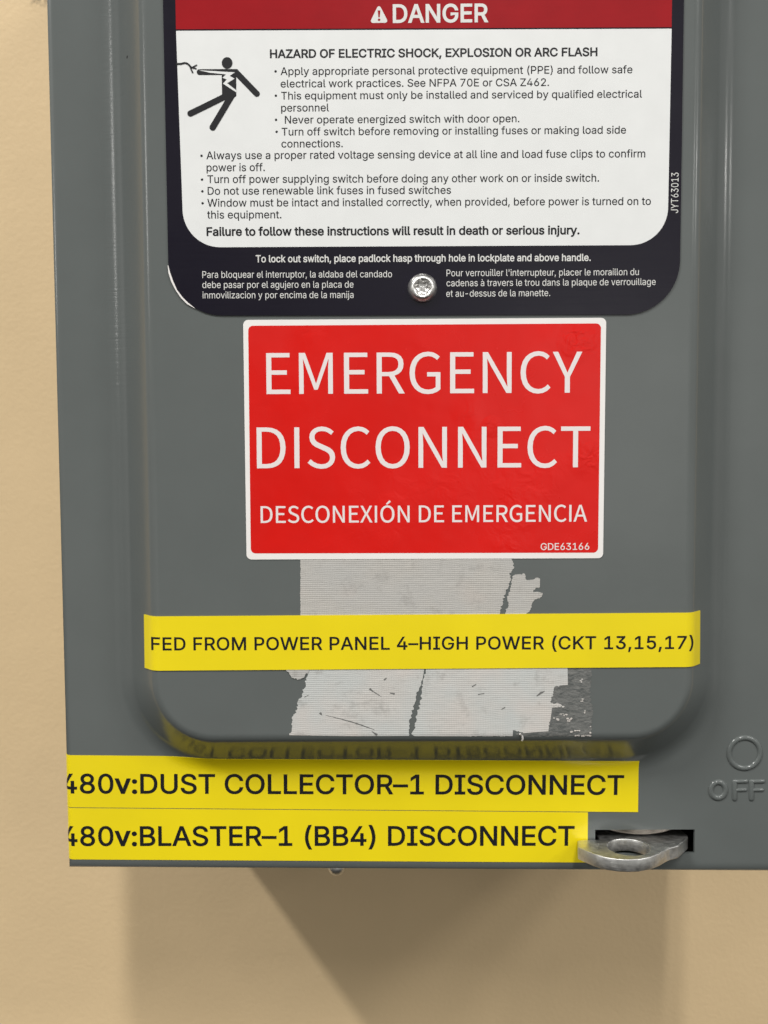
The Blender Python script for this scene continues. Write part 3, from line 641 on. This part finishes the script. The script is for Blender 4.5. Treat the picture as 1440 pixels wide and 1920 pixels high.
def tube(bm, pts, r, n=10, closed=False, squash=1.0, caps=True):
    """round bar in the plane y = const along pts (Vector), squashed in y"""
    rings = []
    k = len(pts)
    for i, p in enumerate(pts):
        t = (pts[(i + 1) % k] - pts[i - 1]) if closed else (pts[min(i + 1, k - 1)] - pts[max(i - 1, 0)])
        t.normalize()
        nrm = Vector((0, 1, 0)).cross(t).normalized()
        rr = r
        rings.append([bm.verts.new(p + nrm * (rr * math.cos(2 * math.pi * j / n)) + Vector((0, squash * rr * math.sin(2 * math.pi * j / n), 0))) for j in range(n)])
    for i in range(k if closed else k - 1):
        a, b = rings[i], rings[(i + 1) % k]
        for j in range(n):
            f = bm.faces.new((a[j], a[(j + 1) % n], b[(j + 1) % n], b[j])); f.smooth = True
    if not closed and caps:
        for rg, s in ((rings[0], 0), (rings[-1], -1)):
            p = pts[s]; t = (pts[1] - pts[0]).normalized() * -1 if s == 0 else (pts[-1] - pts[-2]).normalized()
            prev = rg
            for q in (0.5, 0.85):
                cur = [bm.verts.new(p + (v.co - p) * math.sqrt(1 - q * q) + t * r * q) for v in rg]
                for j in range(n):
                    f = bm.faces.new((prev[j], prev[(j + 1) % n], cur[(j + 1) % n], cur[j])); f.smooth = True
                prev = cur
            f = bm.faces.new(prev); f.smooth = True

# ================================================================== the wall
WALL_Y = 0.150
bm = bmesh.new()
box(bm, -1.2, 1.2, WALL_Y, WALL_Y + 0.1, -1.2, 1.2)
tag(obj('wall', bm, WALL), kind='structure')

# ================================================================== the switch box
CX = (BOX_L + BOX_R) / 2
sw = thing('disconnect_switch', (CX, WALL_Y, box_b(CX)), 'grey steel switch box with a raised panel on its cover, fixed to tan wall', 'switch box')
bm = bmesh.new()
# raised panel: rings of the pressed profile around the flat face
ws = [-0.0012, -0.0004, 0.0] + [R1 * math.sin(T1 * i / 10) for i in range(1, 11)] + frange(W_A, W_A + W_B, 3)[1:] + \
     [W_TOT - R2 * math.sin(T1 * (10 - i) / 10) for i in range(1, 11)] + [W_TOT + 0.0006, W_TOT + 0.0014]
def panel_loop(w_, n=28):
    r = FRAD + w_; out = []
    for cx, cz, a0 in ((FR - FRAD, FT - FRAD, 0), (FL + FRAD, FT - FRAD, 90), (FL + FRAD, FB + FRAD, 180), (FR - FRAD, FB + FRAD, 270)):
        for i in range(n + 1):
            a = R(a0 + 90 * i / n); out.append((cx + r * math.cos(a), cz + r * math.sin(a)))
    return out
prev = None
for w_ in ws:
    ring = [bm.verts.new((x, -PANEL + prof(w_), z)) for x, z in panel_loop(w_)]
    if prev is None: bm.faces.new(ring)
    else:
        n = len(ring)
        for i in range(n):
            f = bm.faces.new((prev[i], ring[i], ring[(i + 1) % n], prev[(i + 1) % n])); f.smooth = True
    prev = ring
# flange with the slot for the lock plate
S0, S1 = at(1116, 1556, 0), at(1302, 1600, 0)
slot = [(S0.x, S1.z), (S1.x, S1.z), (S1.x, S0.z), (S0.x, S0.z)]
def rect(ins):
    l, r_ = BOX_L + ins, BOX_R - ins
    k = ins * 1.75                          # the bottom edge is rolled wider
    return [(l, box_b(l) + k), (r_, box_b(r_) + k), (r_, BOX_T - ins), (l, BOX_T - ins)]
fill(bm, [rect(RE + 0.0008), panel_loop(ws[-1])[::-1], slot[::-1]], lambda x, z: (x, 0, z))
skirt(bm, slot[::-1], lambda x, z: 0.0, lambda x, z: 0.0016)
for f in bm.faces[-4:]: f.normal_flip()
prev = None
lip = [(RE + 0.0008, 0), (RE, 0)] + [(RE - RE * math.sin(R(9 * i)), RE - RE * math.cos(R(9 * i))) for i in range(1, 11)] + [(0, 0.006), (0, 0.024), (0.0015, 0.024)]
for ins, y in lip:
    ring = [bm.verts.new((x, y, z)) for x, z in rect(ins)]
    if prev:
        for i in range(4):
            f = bm.faces.new((prev[i], ring[i], ring[(i + 1) % 4], prev[(i + 1) % 4])); f.smooth = y < 0.004
    prev = ring
for e in bm.edges:       # mitred corners of the lip stay sharp
    if len(e.link_faces) == 2 and e.calc_face_angle(0) > R(40): e.smooth = False
cover = obj('cover', bm, PAINT, sw)
# body behind the cover
bm = bmesh.new()
ins = 0.0022
box(bm, BOX_L + ins, BOX_R - ins, 0.0125, WALL_Y - 0.0005, box_b(BOX_L) + ins, BOX_T - ins)
for f in list(bm.faces):
    if f.calc_center_median().y < 0.013: bmesh.ops.delete(bm, geom=[f], context='FACES')
obj('body', bm, PAINT, sw)
bm = bmesh.new()
box(bm, S0.x - 0.02, S1.x + 0.02, 0.045, 0.047, S1.z - 0.003, S0.z + 0.03)
obj('slot_shade_sheet', bm, VOID, sw)  # added sheet behind the slot, its colour stands in for the interior shade

# raised OFF mark and its ring
bm = bmesh.new()
c = at(1396, 1412, 0); r_ = 29.5 * 0.1955e-3
tube(bm, [c + Vector((r_ * math.cos(2 * math.pi * i / 40), 0.0002, r_ * math.sin(2 * math.pi * i / 40))) for i in range(40)], 0.00108, 10, True, 0.8)
bmesh.ops.recalc_face_normals(bm, faces=bm.faces[:])
obj('raised_ring', bm, PAINT, cover)
bm = bmesh.new()
c = at(1346.5, 1481.5, 0)
tube(bm, [c + Vector((14.0 * 0.1955e-3 * math.cos(2 * math.pi * i / 28), 0.0002, 15.5 * 0.1955e-3 * math.sin(2 * math.pi * i / 28))) for i in range(28)], 0.00112, 10, True, 0.8)
for x in (1377, 1408.5):
    g = lambda a, b: at(a, b, 0.0002)
    tube(bm, [g(x, 1465.5), g(x, 1482), g(x, 1497)], 0.00108, 10, False, 0.8)
    tube(bm, [g(x + 1, 1465), g(x + 11, 1464.7), g(x + 22, 1464.5)], 0.00085)
    tube(bm, [g(x + 1, 1481), g(x + 10, 1480.7), g(x + 20, 1480.5)], 0.00080)
bmesh.ops.recalc_face_normals(bm, faces=bm.faces[:])
obj('raised_lettering', bm, PAINT, cover)

# lock plate that reaches out through the slot
zt = at(1084, 1575.5, -0.0012).z
TH = 0.0047
pl = [(1083, 1576), (1084, 1588), (1095, 1593), (1113, 1600.5), (1136, 1607.5), (1157, 1610.5), (1178, 1611.5), (1198, 1610.8), (1219, 1607),
      (1236, 1600.5), (1250, 1592.5), (1256, 1590), (1272, 1585.5)]
out = [(p.x, p.y) for p in (at_z(a, b, zt) for a, b in pl)]
xr = at(1290, 1573, 0.003).x
out += [(xr - 0.0005, 0.0015), (xr, 0.004), (xr - 0.002, 0.014), (S0.x + 0.0015, 0.014), (S0.x + 0.0015, -0.0006), (out[0][0] + 0.002, -0.0006)]
hc, hr = at_z(1178.5, 1588, zt), 0.0077
hole = [(hc.x + hr * math.cos(2 * math.pi * i / 40), hc.y + hr * math.sin(2 * math.pi * i / 40)) for i in range(40)]
bm = bmesh.new()
flat, tris = tess([out if area2(out) > 0 else out[::-1], hole[::-1]])
for z_, up_ in ((zt, True), (zt - TH, False)):
    vs = [bm.verts.new((a, b, z_)) for a, b in flat]
    if z_ == zt: top = vs
    else: bot = vs
    for t in tris: bm.faces.new([vs[i] for i in t])
no = len(out)
for s, n in ((0, no), (no, 40)):
    for i in range(n):
        j = (i + 1) % n
        f = bm.faces.new((top[s + i], top[s + j], bot[s + j], bot[s + i]))
        f.smooth = n == 40 or 2 <= i <= 9
bmesh.ops.recalc_face_normals(bm, faces=bm.faces[:])
rim = [e for e in bm.edges if len(e.link_faces) == 2 and abs(e.verts[0].co.z - e.verts[1].co.z) < 1e-9 and e.calc_face_angle(0) > R(60)]
bmesh.ops.bevel(bm, geom=rim, offset=0.00032, segments=2, affect='EDGES', profile=0.5)
obj('lock_plate', bm, ZINC, sw)
# curved guide above it inside the slot
bm = bmesh.new()
za, zb = at(1200, 1551, 0.004).z, at(1200, 1561, 0.004).z
for i in range(24):
    t0, t1 = i / 24 * 2 - 1, (i + 1) / 24 * 2 - 1
    xm, hw = (S0.x + S1.x) / 2 - 0.0006, 0.0165
    q = [(xm + hw * t, 0.0022 + 0.004 * t * t, zb + (za - zb) * t * t) for t in (t0, t1)]
    v = [bm.verts.new(p) for p in q] + [bm.verts.new((p[0], p[1] + 0.012, p[2] + 0.0002)) for p in q] + [bm.verts.new((p[0], p[1], p[2] + 0.0035)) for p in q]
    bm.faces.new((v[0], v[1], v[5], v[4])); bm.faces.new((v[1], v[0], v[2], v[3]))
obj('slot_guide', bm, DULL, sw)
# pale bolt head under the box
bm = bmesh.new()
p = at(631, 1624, 0.05)
bmesh.ops.create_uvsphere(bm, u_segments=20, v_segments=12, radius=0.0038, matrix=Matrix.Translation((p.x, 0.05, p.z)) @ Matrix.Diagonal((1, 1, 1.0, 1)))
bmesh.ops.create_cone(bm, segments=20, radius1=0.0026, radius2=0.0026, depth=0.012, cap_ends=True, matrix=Matrix.Translation((p.x, 0.05, p.z + 0.006)))
obj('drain_bolt', bm, ZINC, sw, smooth=True)

# ================================================================== black warning sign
FY = -PANEL
sg_o = on(795, 594)
sign = thing('warning_sign', (sg_o.x, FY, sg_o.z), 'large black-edged danger sign with red banner, white text panel and silver screw', 'warning sign')
LIFT = 0.0005
TL, TR = xz(306, 20), xz(1281.5, 20)
BL, BR = xz(318, 592), xz(1273, 590)
top = 0.212
tl = (TL[0] + (TL[0] - BL[0]) * 0.0, top); tr = (TR[0], top)
bm = bmesh.new()
flat_sheet(bm, rrect([(BL[0], BL[1]), (BR[0], BR[1]), tr, tl], [0.0185, 0.0185, 0.004, 0.004], 16), FY - LIFT, FY)
obj('backing', bm, NAVY, sign)
bm = bmesh.new()
W1, W2, W3, W4 = xz(345.5, 464.5), xz(1250.5, 460), xz(1259, 51), xz(330.5, 55.5)
W5, W6 = xz(330.7, 59), xz(1258.5, 55)
flat_sheet(bm, rrect([W1, W2, W6, W5], [0.0128, 0.0128, 0, 0], 14), FY - LIFT - 0.00006, FY - LIFT)
obj('text_panel', bm, WHITE, sign)
bm = bmesh.new()
B5, B6 = xz(330.5, 56.2), xz(1258.5, 52.2)
flat_sheet(bm, [B5, B6, (B6[0], top - 0.012), (B5[0], top - 0.012)], FY - LIFT - 0.00006, FY - LIFT)
obj('red_banner', bm, BANNER, sign)
L1 = LIFT + 0.00011
bm = bmesh.new()
write(bm, 'sans', 'DANGER', (736.5, 43.5), (915.5, 42), 33, L1, e=26)
obj('danger_lettering', bm, WINK, sign)
bm = bmesh.new()
flat_sheet(bm, rrect([xz(693, 44.5), xz(728.5, 44), xz(710.5, 8.5)], [0.0007, 0.0007, 0.0007], 6), FY - L1, FY - L1 + 0.00004)
y2 = FY - L1 - 0.00003
fill(bm, [[xz(708.2, 21), xz(709.5, 34), xz(712, 34), xz(713.2, 21)]], lambda x, z: (x, y2, z), 1)
disc(bm, xz(710.8, 38.5), 0.00042, y2, 1)
obj('alert_triangle', bm, [WINK, BANNER], sign)
bm = bmesh.new()
write(bm, 'sans', 'HAZARD OF ELECTRIC SHOCK, EXPLOSION OR ARC FLASH', (506.5, 109.8), (1119.5, 106), 15.3, L1, e=33)
obj('hazard_heading', bm, INK, sign)
rows = [('Apply appropriate personal protective equipment (PPE) and follow safe', 526.5, 141.8, 1185, 138.3, 14.2),
        ('electrical work practices. See NFPA 70E or CSA Z462.', 526.5, 165, 1029, 162.2, 14.2),
        ('This equipment must only be installed and serviced by qualified electrical', 527.5, 187.6, 1203, 184, 14.2),
        ('personnel', 527.5, 210.2, 617, 209.6, 14.2),
        ('Never operate energized switch with door open.', 534.5, 232.6, 973.5, 230, 14.2),
        ('Turn off switch before removing or installing fuses or making load side', 528.5, 255, 1173, 251.3, 14.2),
        ('connections.', 528, 277.4, 643, 276.8, 14.2),
        ('Always use a proper rated voltage sensing device at all line and load fuse clips to confirm', 387.5, 299.4, 1209, 295.8, 14.4),
        ('power is off.', 388, 322, 497, 321.5, 14.4),
        ('Turn off power supplying switch before doing any other work on or inside switch.', 389.5, 344, 1122.5, 341.3, 14.4),
        ('Do not use renewable link fuses in fused switches', 390, 365.8, 845.5, 364, 14.4),
        ('Window must be intact and installed correctly, when provided, before power is turned on to', 389.5, 388.2, 1219.5, 384.8, 14.4),
        ('this equipment.', 389, 410.4, 528, 410, 14.4)]
bm = bmesh.new()
for t, x0, y0, x1, y1, cp in rows:
    write(bm, 'sans', t, (x0, y0), (x1, y1), cp, L1, e=8)
for x, y in ((517, 135), (517.5, 180.5), (518, 225.6), (519, 248), (378.5, 293), (379.5, 337.5), (380, 359.5), (380.5, 381.8)):
    disc(bm, xz(x, y), 0.00042, FY - L1, n=14)
obj('instruction_text', bm, INK, sign)
bm = bmesh.new()
write(bm, 'sans', 'Failure to follow these instructions will result in death or serious injury.', (388, 442.6), (1086, 439.6), 15.4, L1, e=33)
obj('injury_notice', bm, INK, sign)
bm = bmesh.new()
write(bm, 'sans', 'To lock out switch, place padlock hasp through hole in lockplate and above handle.', (480, 492.3), (1107, 489.6), 13.0, L1, e=22)
obj('lockout_text', bm, WINK, sign)
bm = bmesh.new()
for t, x0, y0, x1, y1 in (('Para bloquear el interruptor, la aldaba del candado', 380, 521.6, 735, 520.4), ('debe pasar por el agujero en la placa de', 380, 540.6, 663, 539.8),
                          ('inmovilizacion y por encima de la manija', 380.5, 560, 663, 559.2)):
    write(bm, 'sans', t, (x0, y0), (x1, y1), 12.6, L1)
obj('spanish_text', bm, WINK, sign)
bm = bmesh.new()
for t, x0, y0, x1, y1 in (("Pour verrouiller l'interrupteur, placer le moraillon du", 837, 518.6, 1197, 516.4), ('cadenas à travers le trou dans la plaque de verrouillage', 837, 537.4, 1228.5, 534.8),
                          ('et au-dessus de la manette.', 836.5, 557, 1031, 555.6)):
    write(bm, 'sans', t, (x0, y0), (x1, y1), 12.6, L1)
obj('french_text', bm, WINK, sign)
bm = bmesh.new()
write(bm, 'sans', 'JYT63013', (1270.6, 400), (1271.4, 324.5), 13.6, L1)
obj('code_lettering', bm, WINK, sign)
# shocked figure
K = lambda a, b: xz(320 + a / 7.579, 90 + b / 7.579)
bm = bmesh.new()
y_ = [FY - L1]
def put(lp, mat=0):
    fill(bm, [lp], lambda x, z: (x, y_[0], z), mat); y_[0] -= 0.000012
ppx = (K(200, 0)[0] - K(0, 0)[0]) / 200
put(capsule(K(415, 352), K(900, 350), 41 * ppx))
put([K(*q) for q in ((728, 309), (952, 309), (985, 350), (935, 410), (937, 690), (880, 735), (800, 742), (735, 690))])
put(capsule(K(930, 352), K(1228, 660), 43 * ppx))
put(capsule(K(775, 700), K(286, 940), 44 * ppx))
put(capsule(K(868, 690), K(602, 1136), 46 * ppx))
c = K(806, 222)
put([(c[0] + 76 * ppx * math.cos(2 * math.pi * i / 32), c[1] + 80 * ppx * math.sin(2 * math.pi * i / 32)) for i in range(32)])
put([K(*q) for q in ((405, 326), (918, 356), (842, 406), (912, 446), (806, 510), (937, 610), (937, 640), (748, 516), (802, 458), (742, 432), (792, 386), (560, 362))], 1)
ribbon(bm, [K(80, 237), K(150, 235), (K(205, 222)), K(245, 232), K(275, 262), K(300, 290), K(335, 275), K(380, 250)], [26 * ppx] * 5 + [24 * ppx, 20 * ppx, 18 * ppx], lambda x, z: (x, y_[0], z))
y_[0] -= 0.000012
ribbon(bm, [K(285, 270), K(320, 292), K(374, 306)], 18 * ppx, lambda x, z: (x, y_[0], z)); y_[0] -= 0.000012
ribbon(bm, [K(280, 265), K(297, 315), K(322, 366)], 20 * ppx, lambda x, z: (x, y_[0], z))
obj('shock_pictogram', bm, [INK, WHITE], sign)
# bare white edge at the lower left corner
bm = bmesh.new()
pts = [xz(*q) for q in ((315.5, 498), (318, 512), (323.5, 528), (331, 544), (341, 558), (352, 569), (366, 578.5))]
ribbon(bm, pts, [0.0002, 0.0006, 0.0007, 0.0005, 0.0006, 0.0006, 0.0001], lambda x, z: (x, FY - LIFT - 0.00005, z))
obj('bare_edge', bm, STICKER, sign)
# screw
bm = bmesh.new()
c = on(792, 541); SR = 27 * 0.1876e-3
N = 72
def srad(a): return SR * 0.50 * (1 + 0.17 * math.cos(6 * a + 0.5))
rings = []
for k in range(9):
    t = k / 8
    rings.append([(SR * (1 - t) + SR * 0.62 * t, 0.0 if k == 0 else 0.0024 * math.sin(math.pi / 2 * min(1, t * 1.0)) ** 0.8) for _ in range(N)])
rings.append([(SR * 0.585, 0.00232)] * N)
rings.append([(srad(2 * math.pi * i / N), 0.0021) for i in range(N)])
rings.append([(srad(2 * math.pi * i / N) * 0.95, 0.0003) for i in range(N)])
rings.append([(SR * 0.20, 0.00015)] * N)
rings.append([(SR * 0.02, 0.0004)] * N)
prev = None
for rg in rings:
    vs = [bm.verts.new((c.x + r_ * math.cos(2 * math.pi * i / N), FY - LIFT - h, c.z + r_ * math.sin(2 * math.pi * i / N))) for i, (r_, h) in enumerate(rg)]
    if prev:
        for i in range(N):
            f = bm.faces.new((prev[i], prev[(i + 1) % N], vs[(i + 1) % N], vs[i])); f.smooth = True
    prev = vs
bm.faces.new(prev)
for e_ in bm.edges:
    if len(e_.link_faces) == 2 and e_.calc_face_angle(0) > R(38): e_.smooth = False
bmesh.ops.recalc_face_normals(bm, faces=bm.faces[:])
obj('screw', bm, STEEL, sign)

# ================================================================== red emergency sticker
p = on(797, 1048)
em = thing('emergency_sticker', (p.x, FY, p.z), 'red sticker with white border reading EMERGENCY DISCONNECT, below the black sign', 'sticker')
bm = bmesh.new()
flat_sheet(bm, rrect([xz(462.5, 1049), xz(1130.5, 1046.5), xz(1136.5, 596), xz(456, 600)], [0.0018] * 4, 8), FY - 0.00025, FY)
obj('white_backing', bm, STICKER, em)
bm = bmesh.new()
fill(bm, [rrect([xz(470.5, 1037.5), xz(1121, 1036), xz(1126.5, 606.5), xz(465.5, 611)], [0.0017] * 4, 8)], lambda x, z: (x, FY - 0.00029, z))
obj('red_field', bm, RED, em)
L2 = 0.00033
bm = bmesh.new()
write(bm, 'humanist', 'EMERGENCY', (500, 739), (1091, 736.3), 76.8, L2)
write(bm, 'humanist', 'DISCONNECT', (482, 878), (1106, 876), 76.5, L2)
obj('english_lettering', bm, PALE, em)
bm = bmesh.new()
write(bm, 'humanist', 'DESCONEXIÓN DE EMERGENCIA', (489, 980.2), (1100.5, 977.6), 31, L2, e=6)
obj('spanish_lettering', bm, PALE, em)
bm = bmesh.new()
write(bm, 'sans', 'GDE63166', (1013.5, 1031), (1104.5, 1030.5), 12.6, L2, e=9)
obj('code_lettering', bm, PALE, em)

# ================================================================== torn cloth tape
rnd = random.Random(7)
def torn(pts, jag=2.2, step=2.5):
    """photo outline; entries (x, y, 1) start a torn run to the next point, else a clean straight edge"""
    out = []
    n = len(pts)
    for i in range(n):
        a, b = pts[i], pts[(i + 1) % n]
        out.append((a[0], a[1]))
        if len(a) > 2:
            L = math.hypot(b[0] - a[0], b[1] - a[1]); k = max(1, int(L / step))
            nx, ny = -(b[1] - a[1]) / L, (b[0] - a[0]) / L
            for j in range(1, k):
                t = j / k; q = rnd.uniform(-jag, jag) * a[2]
                out.append((a[0] + (b[0] - a[0]) * t + nx * q, a[1] + (b[1] - a[1]) * t + ny * q))
    return [xz(*q) for q in out]
def tape(name, pts, mat, label, cat, lift=0.00012, extra=None, jag=2.1):
    bm = bmesh.new()
    lp = torn(pts, jag)
    zs = [q[1] for q in lp]
    cz = [z for z in frange(FB - 0.004, FB + 0.0004, 8) if min(zs) < z < max(zs)]
    draped(bm, lp, lift, (), cz, smooth=False)
    if extra: extra(bm)
    o = tag(obj(name, bm, [mat, SCRATCH, TAPE_LOW], None, (sum(q[0] for q in lp) / len(lp), FY, min(zs))), label, cat)
    o['group'] = 'remains of grey cloth tape'
    return o
def marks(segs, lift):
    def f(bm):
        for s in segs:
            ribbon(bm, [xz(*q) for q in s[0]], [v * 0.1876e-3 for v in s[1]], lambda x, z: drape(x, z, lift), 1)
    return f
tape('torn_tape', [(563.5, 1040), (955, 1040), (961, 1052, 1), (963, 1066, 1.2), (955, 1074, 1.2), (956, 1090, 1), (953, 1100, 1), (948, 1112, 1.2), (942, 1128, 1.3), (937, 1150), (936, 1175), (563.5, 1175, .3), (563, 1110, .3)],
     TAPE_UP, 'wide grey cloth tape remnant directly below the red sticker, above the yellow label', 'tape remnant')
tape('torn_tape', [(963, 1079, .6), (975, 1076.5, .8), (984, 1076, 1), (988, 1088), (998, 1087, .6), (1007, 1083, .8), (1012.5, 1085), (1012, 1101, .8), (1000, 1106), (1000, 1111, .6), (1010, 1110, .4), (1018, 1112), (1016, 1118, .8), (1003, 1124), (998, 1130, .6), (997, 1138, .8), (993, 1146), (986, 1151), (985, 1170), (947, 1170), (947, 1150, 1), (953, 1133, 1), (951, 1121, 1), (957, 1109, 1.2), (960, 1095, 1.2)],
     TAPE_UP, 'small frayed scrap of grey cloth tape right of the wide remnant, above the yellow label', 'tape scrap')
tape('torn_tape', [(580, 1240), (796, 1240), (795, 1257), (792, 1275, .8), (786, 1290, .8), (780, 1305, 1), (776, 1322, 1), (771, 1340, 1), (767, 1360, .7), (767, 1379.5), (660, 1380), (543, 1378.5, 1.2), (549, 1350, 1.4), (556, 1325, 1.4), (570, 1292, 1.4), (575, 1270, 1)],
     TAPE_LOW, 'pale cloth tape remnant with a long scratch, below the yellow label on the left', 'tape remnant',
     extra=marks([([(600, 1336), (604, 1341)], [5, 1]), ([(611, 1341), (640, 1348), (665, 1355), (688, 1363), (702, 1368)], [.6, 1.6, 2, 1.8, .6]), ([(697, 1371), (707, 1378)], [1, 5]),
                  ([(720, 1275), (725, 1271)], [3, 1.5]), ([(693, 1291), (699, 1296), (715, 1306)], [4, 2, .8]), ([(731, 1299), (740, 1301)], [1.4, 3.6]), ([(571, 1307), (579, 1303)], [1.5, .6])], 0.00018))
tape('torn_tape', [(800, 1240), (1064, 1240), (1064.5, 1284), (1050, 1285, .8), (1039, 1289, .8), (1036, 1302, 1), (1033, 1318, .8), (1048, 1319, .5), (1055, 1324, .6), (1035, 1327), (1032, 1350, 1), (1028, 1371), (985, 1374, .5), (962, 1369), (961, 1380, .4), (880, 1380.5), (778, 1380, .3), (771, 1376), (779, 1364, 1), (780, 1346, 1), (783, 1335, 1.2), (787, 1318, 1.2), (791, 1300, 1), (793, 1280, .8), (798, 1258)],
     TAPE_LOW, 'pale cloth tape remnant below the yellow label on the right, beside dark adhesive', 'tape remnant',
     extra=marks([([(885, 1287), (893, 1283)], [3, 1]), ([(896, 1302), (908, 1300)], [1.4, 2]), ([(1006, 1305), (1014, 1299), (1021, 1296)], [1.6, 4, 1]), ([(940, 1330), (947, 1326)], [1, 2.4])], 0.00018))
tape('torn_tape', [(535, 1250), (581, 1250), (578, 1262, 1), (572, 1266, 1), (567, 1271, 1), (560, 1273.5, .8), (550, 1271, 1), (543, 1264, 1), (537, 1258)],
     TAPE_UP, 'tiny curled scrap of cloth tape just under the yellow label, leftmost of the scraps', 'tape scrap', lift=0.0003)
def flecks(bm):
    for cx, cy, nn, sx, sy in ((1056, 1349, 10, 18, 3.5), (1048, 1324, 4, 9, 2), (1093, 1276, 3, 5, 2.5), (1094, 1312, 5, 8, 3), (1090, 1379, 9, 16, 1), (1078, 1371, 5, 10, 1.5), (1060, 1340, 5, 12, 2), (1095, 1333, 2, 4, 3), (1106, 1365, 3, 1.5, 9)):
        for _ in range(nn):
            x, y = cx + rnd.uniform(-1, 1) * sx, cy + rnd.uniform(-1, 1) * sy
            a, b = rnd.uniform(1.2, 3.6), rnd.uniform(0.8, 1.9)
            lp = [xz(x + a * math.cos(k) * rnd.uniform(.6, 1.2), y + b * math.sin(k) * rnd.uniform(.6, 1.2)) for k in (0, 1, 2.1, 3.1, 4.2, 5.2)]
            draped(bm, lp, 0.00022 + rnd.uniform(0, 0.00005), (), (), 2)
o = tape('adhesive_residue', [(1040, 1245), (1108, 1245), (1109, 1262, 1), (1106, 1300, 1.5), (1110, 1330, 1.5), (1108, 1360, 1), (1109, 1380, .6), (1060, 1380, .6), (990, 1382, .8), (966, 1376), (1000, 1368)],
         GLUE, 'dark rough patch of adhesive residue with white flecks, right end of the lower tape', 'adhesive residue', lift=0.00006, extra=flecks)
# loose thread hanging from the torn edge
bm = bmesh.new()
P = [on(*q) + Vector((0, -0.0004, 0)) for q in ((975, 1376), (979, 1380), (980, 1384.5), (978.5, 1388))]
tube(bm, P, 0.00035, 8, False, 1.0)
tag(obj('tape_thread', bm, STICKER, None, P[0]), 'tiny white thread end hanging from the lower torn tape edge', 'thread', 'remains of grey cloth tape')

# ================================================================== yellow labels
def yellow(name, loop, text, p0, p1, cap, label, wrap=False, cuts_x=(), cuts_z=(), lift=0.0004, **kw):
    c = (sum(q[0] for q in loop) / len(loop), min(q[1] for q in loop))
    root = thing(name, (c[0], surf(*c), c[1]), label, 'label', 'yellow printed labels')
    bm = bmesh.new()
    draped(bm, loop, lift, cuts_x, cuts_z, wrap=wrap)
    obj('tape_strip', bm, YELLOW, root)
    bm = bmesh.new()
    write(bm, 'sans', text, p0, p1, cap, lift + 0.00005, drape_it=True, wrap=wrap, cuts_x=cuts_x, cuts_z=cuts_z, **kw)
    obj('lettering', bm, INK, root)
    return root
bend = [FL + 0.0005 - 0.0004 * i for i in range(24)] + [FR - 0.0005 + 0.0004 * i for i in range(24)]
a, b, c, d = xz(273, 1248.5), xz(1310.5, 1246), xz(1311, 1145.5), xz(271.5, 1148)
mB, mT = (xz(720, 1254)[1], xz(720, 1152.5)[1])
yellow('yellow_label', [(a[0], mB - 0.0002), (b[0], mB + 0.0002), (c[0], mT + 0.0002), (d[0], mT - 0.0002)], 'FED FROM POWER PANEL 4–HIGH POWER (CKT 13,15,17)',
       (285.5, 1217.6), (1298, 1214.8), 23.6, 'yellow label across the raised panel reading FED FROM POWER PANEL', cuts_x=bend, track=22, e=17)
XW = BOX_L + RE - 0.0052
zt1, zt1r = on(200, 1416.5).z, on(1194, 1427).z
zm_l, zm_r = at(200, 1514, 0).z, at(1195, 1522.4, 0).z
xr1 = at(1196.5, 1500, 0).x
cz = [z for z in frange(FB - W_TOT - 0.001, FB - W_TOT + 0.0115, 26)]
cxs = [BOX_L + RE - RE * math.pi / 2 * i / 10 for i in range(11)] + frange(FL - W_TOT, FL + 0.03, 50) + frange(FR - 0.03, FR + 0.01, 26)
slope = lambda zl, zr, x: zl + (zr - zl) * (x - at(200, 1500, 0).x) / (xr1 - at(200, 1500, 0).x)
r4 = 0.0015
lp = rrect([(XW, slope(zm_l, zm_r, XW)), (xr1, zm_r), (xr1, slope(zt1, zt1r, xr1)), (XW, slope(zt1, zt1r, XW))], [0, 0, 0, 0])
yellow('yellow_label', lp, '480v:DUST COLLECTOR–1 DISCONNECT', (120, 1482.6), (1169.5, 1489.4), 35.6, 'yellow label at the panel foot reading DUST COLLECTOR, the longer of the lower two', wrap=True, cuts_x=cxs, cuts_z=cz, lift=0.00018, heavy='v:', he=28, e=18)
xr2 = at(1102, 1560, 0).x
zb_l, zb_r = at(200, 1611.5, 0).z, at(1100, 1618, 0).z
lp = [(XW, slope(zb_l, zb_r, XW)), (xr2, slope(zb_l, zb_r, xr2)), (xr2, slope(zm_l, zm_r, xr2) - 0.0003), (XW, slope(zm_l, zm_r, XW) - 0.0003)]
yellow('yellow_label', lp, '480v:BLASTER–1 (BB4) DISCONNECT', (121, 1580.6), (1077, 1584.6), 35.6, 'yellow label along the bottom edge of the cover reading BLASTER', wrap=True, cuts_x=cxs, lift=0.00014, heavy='v:', he=28, e=18)
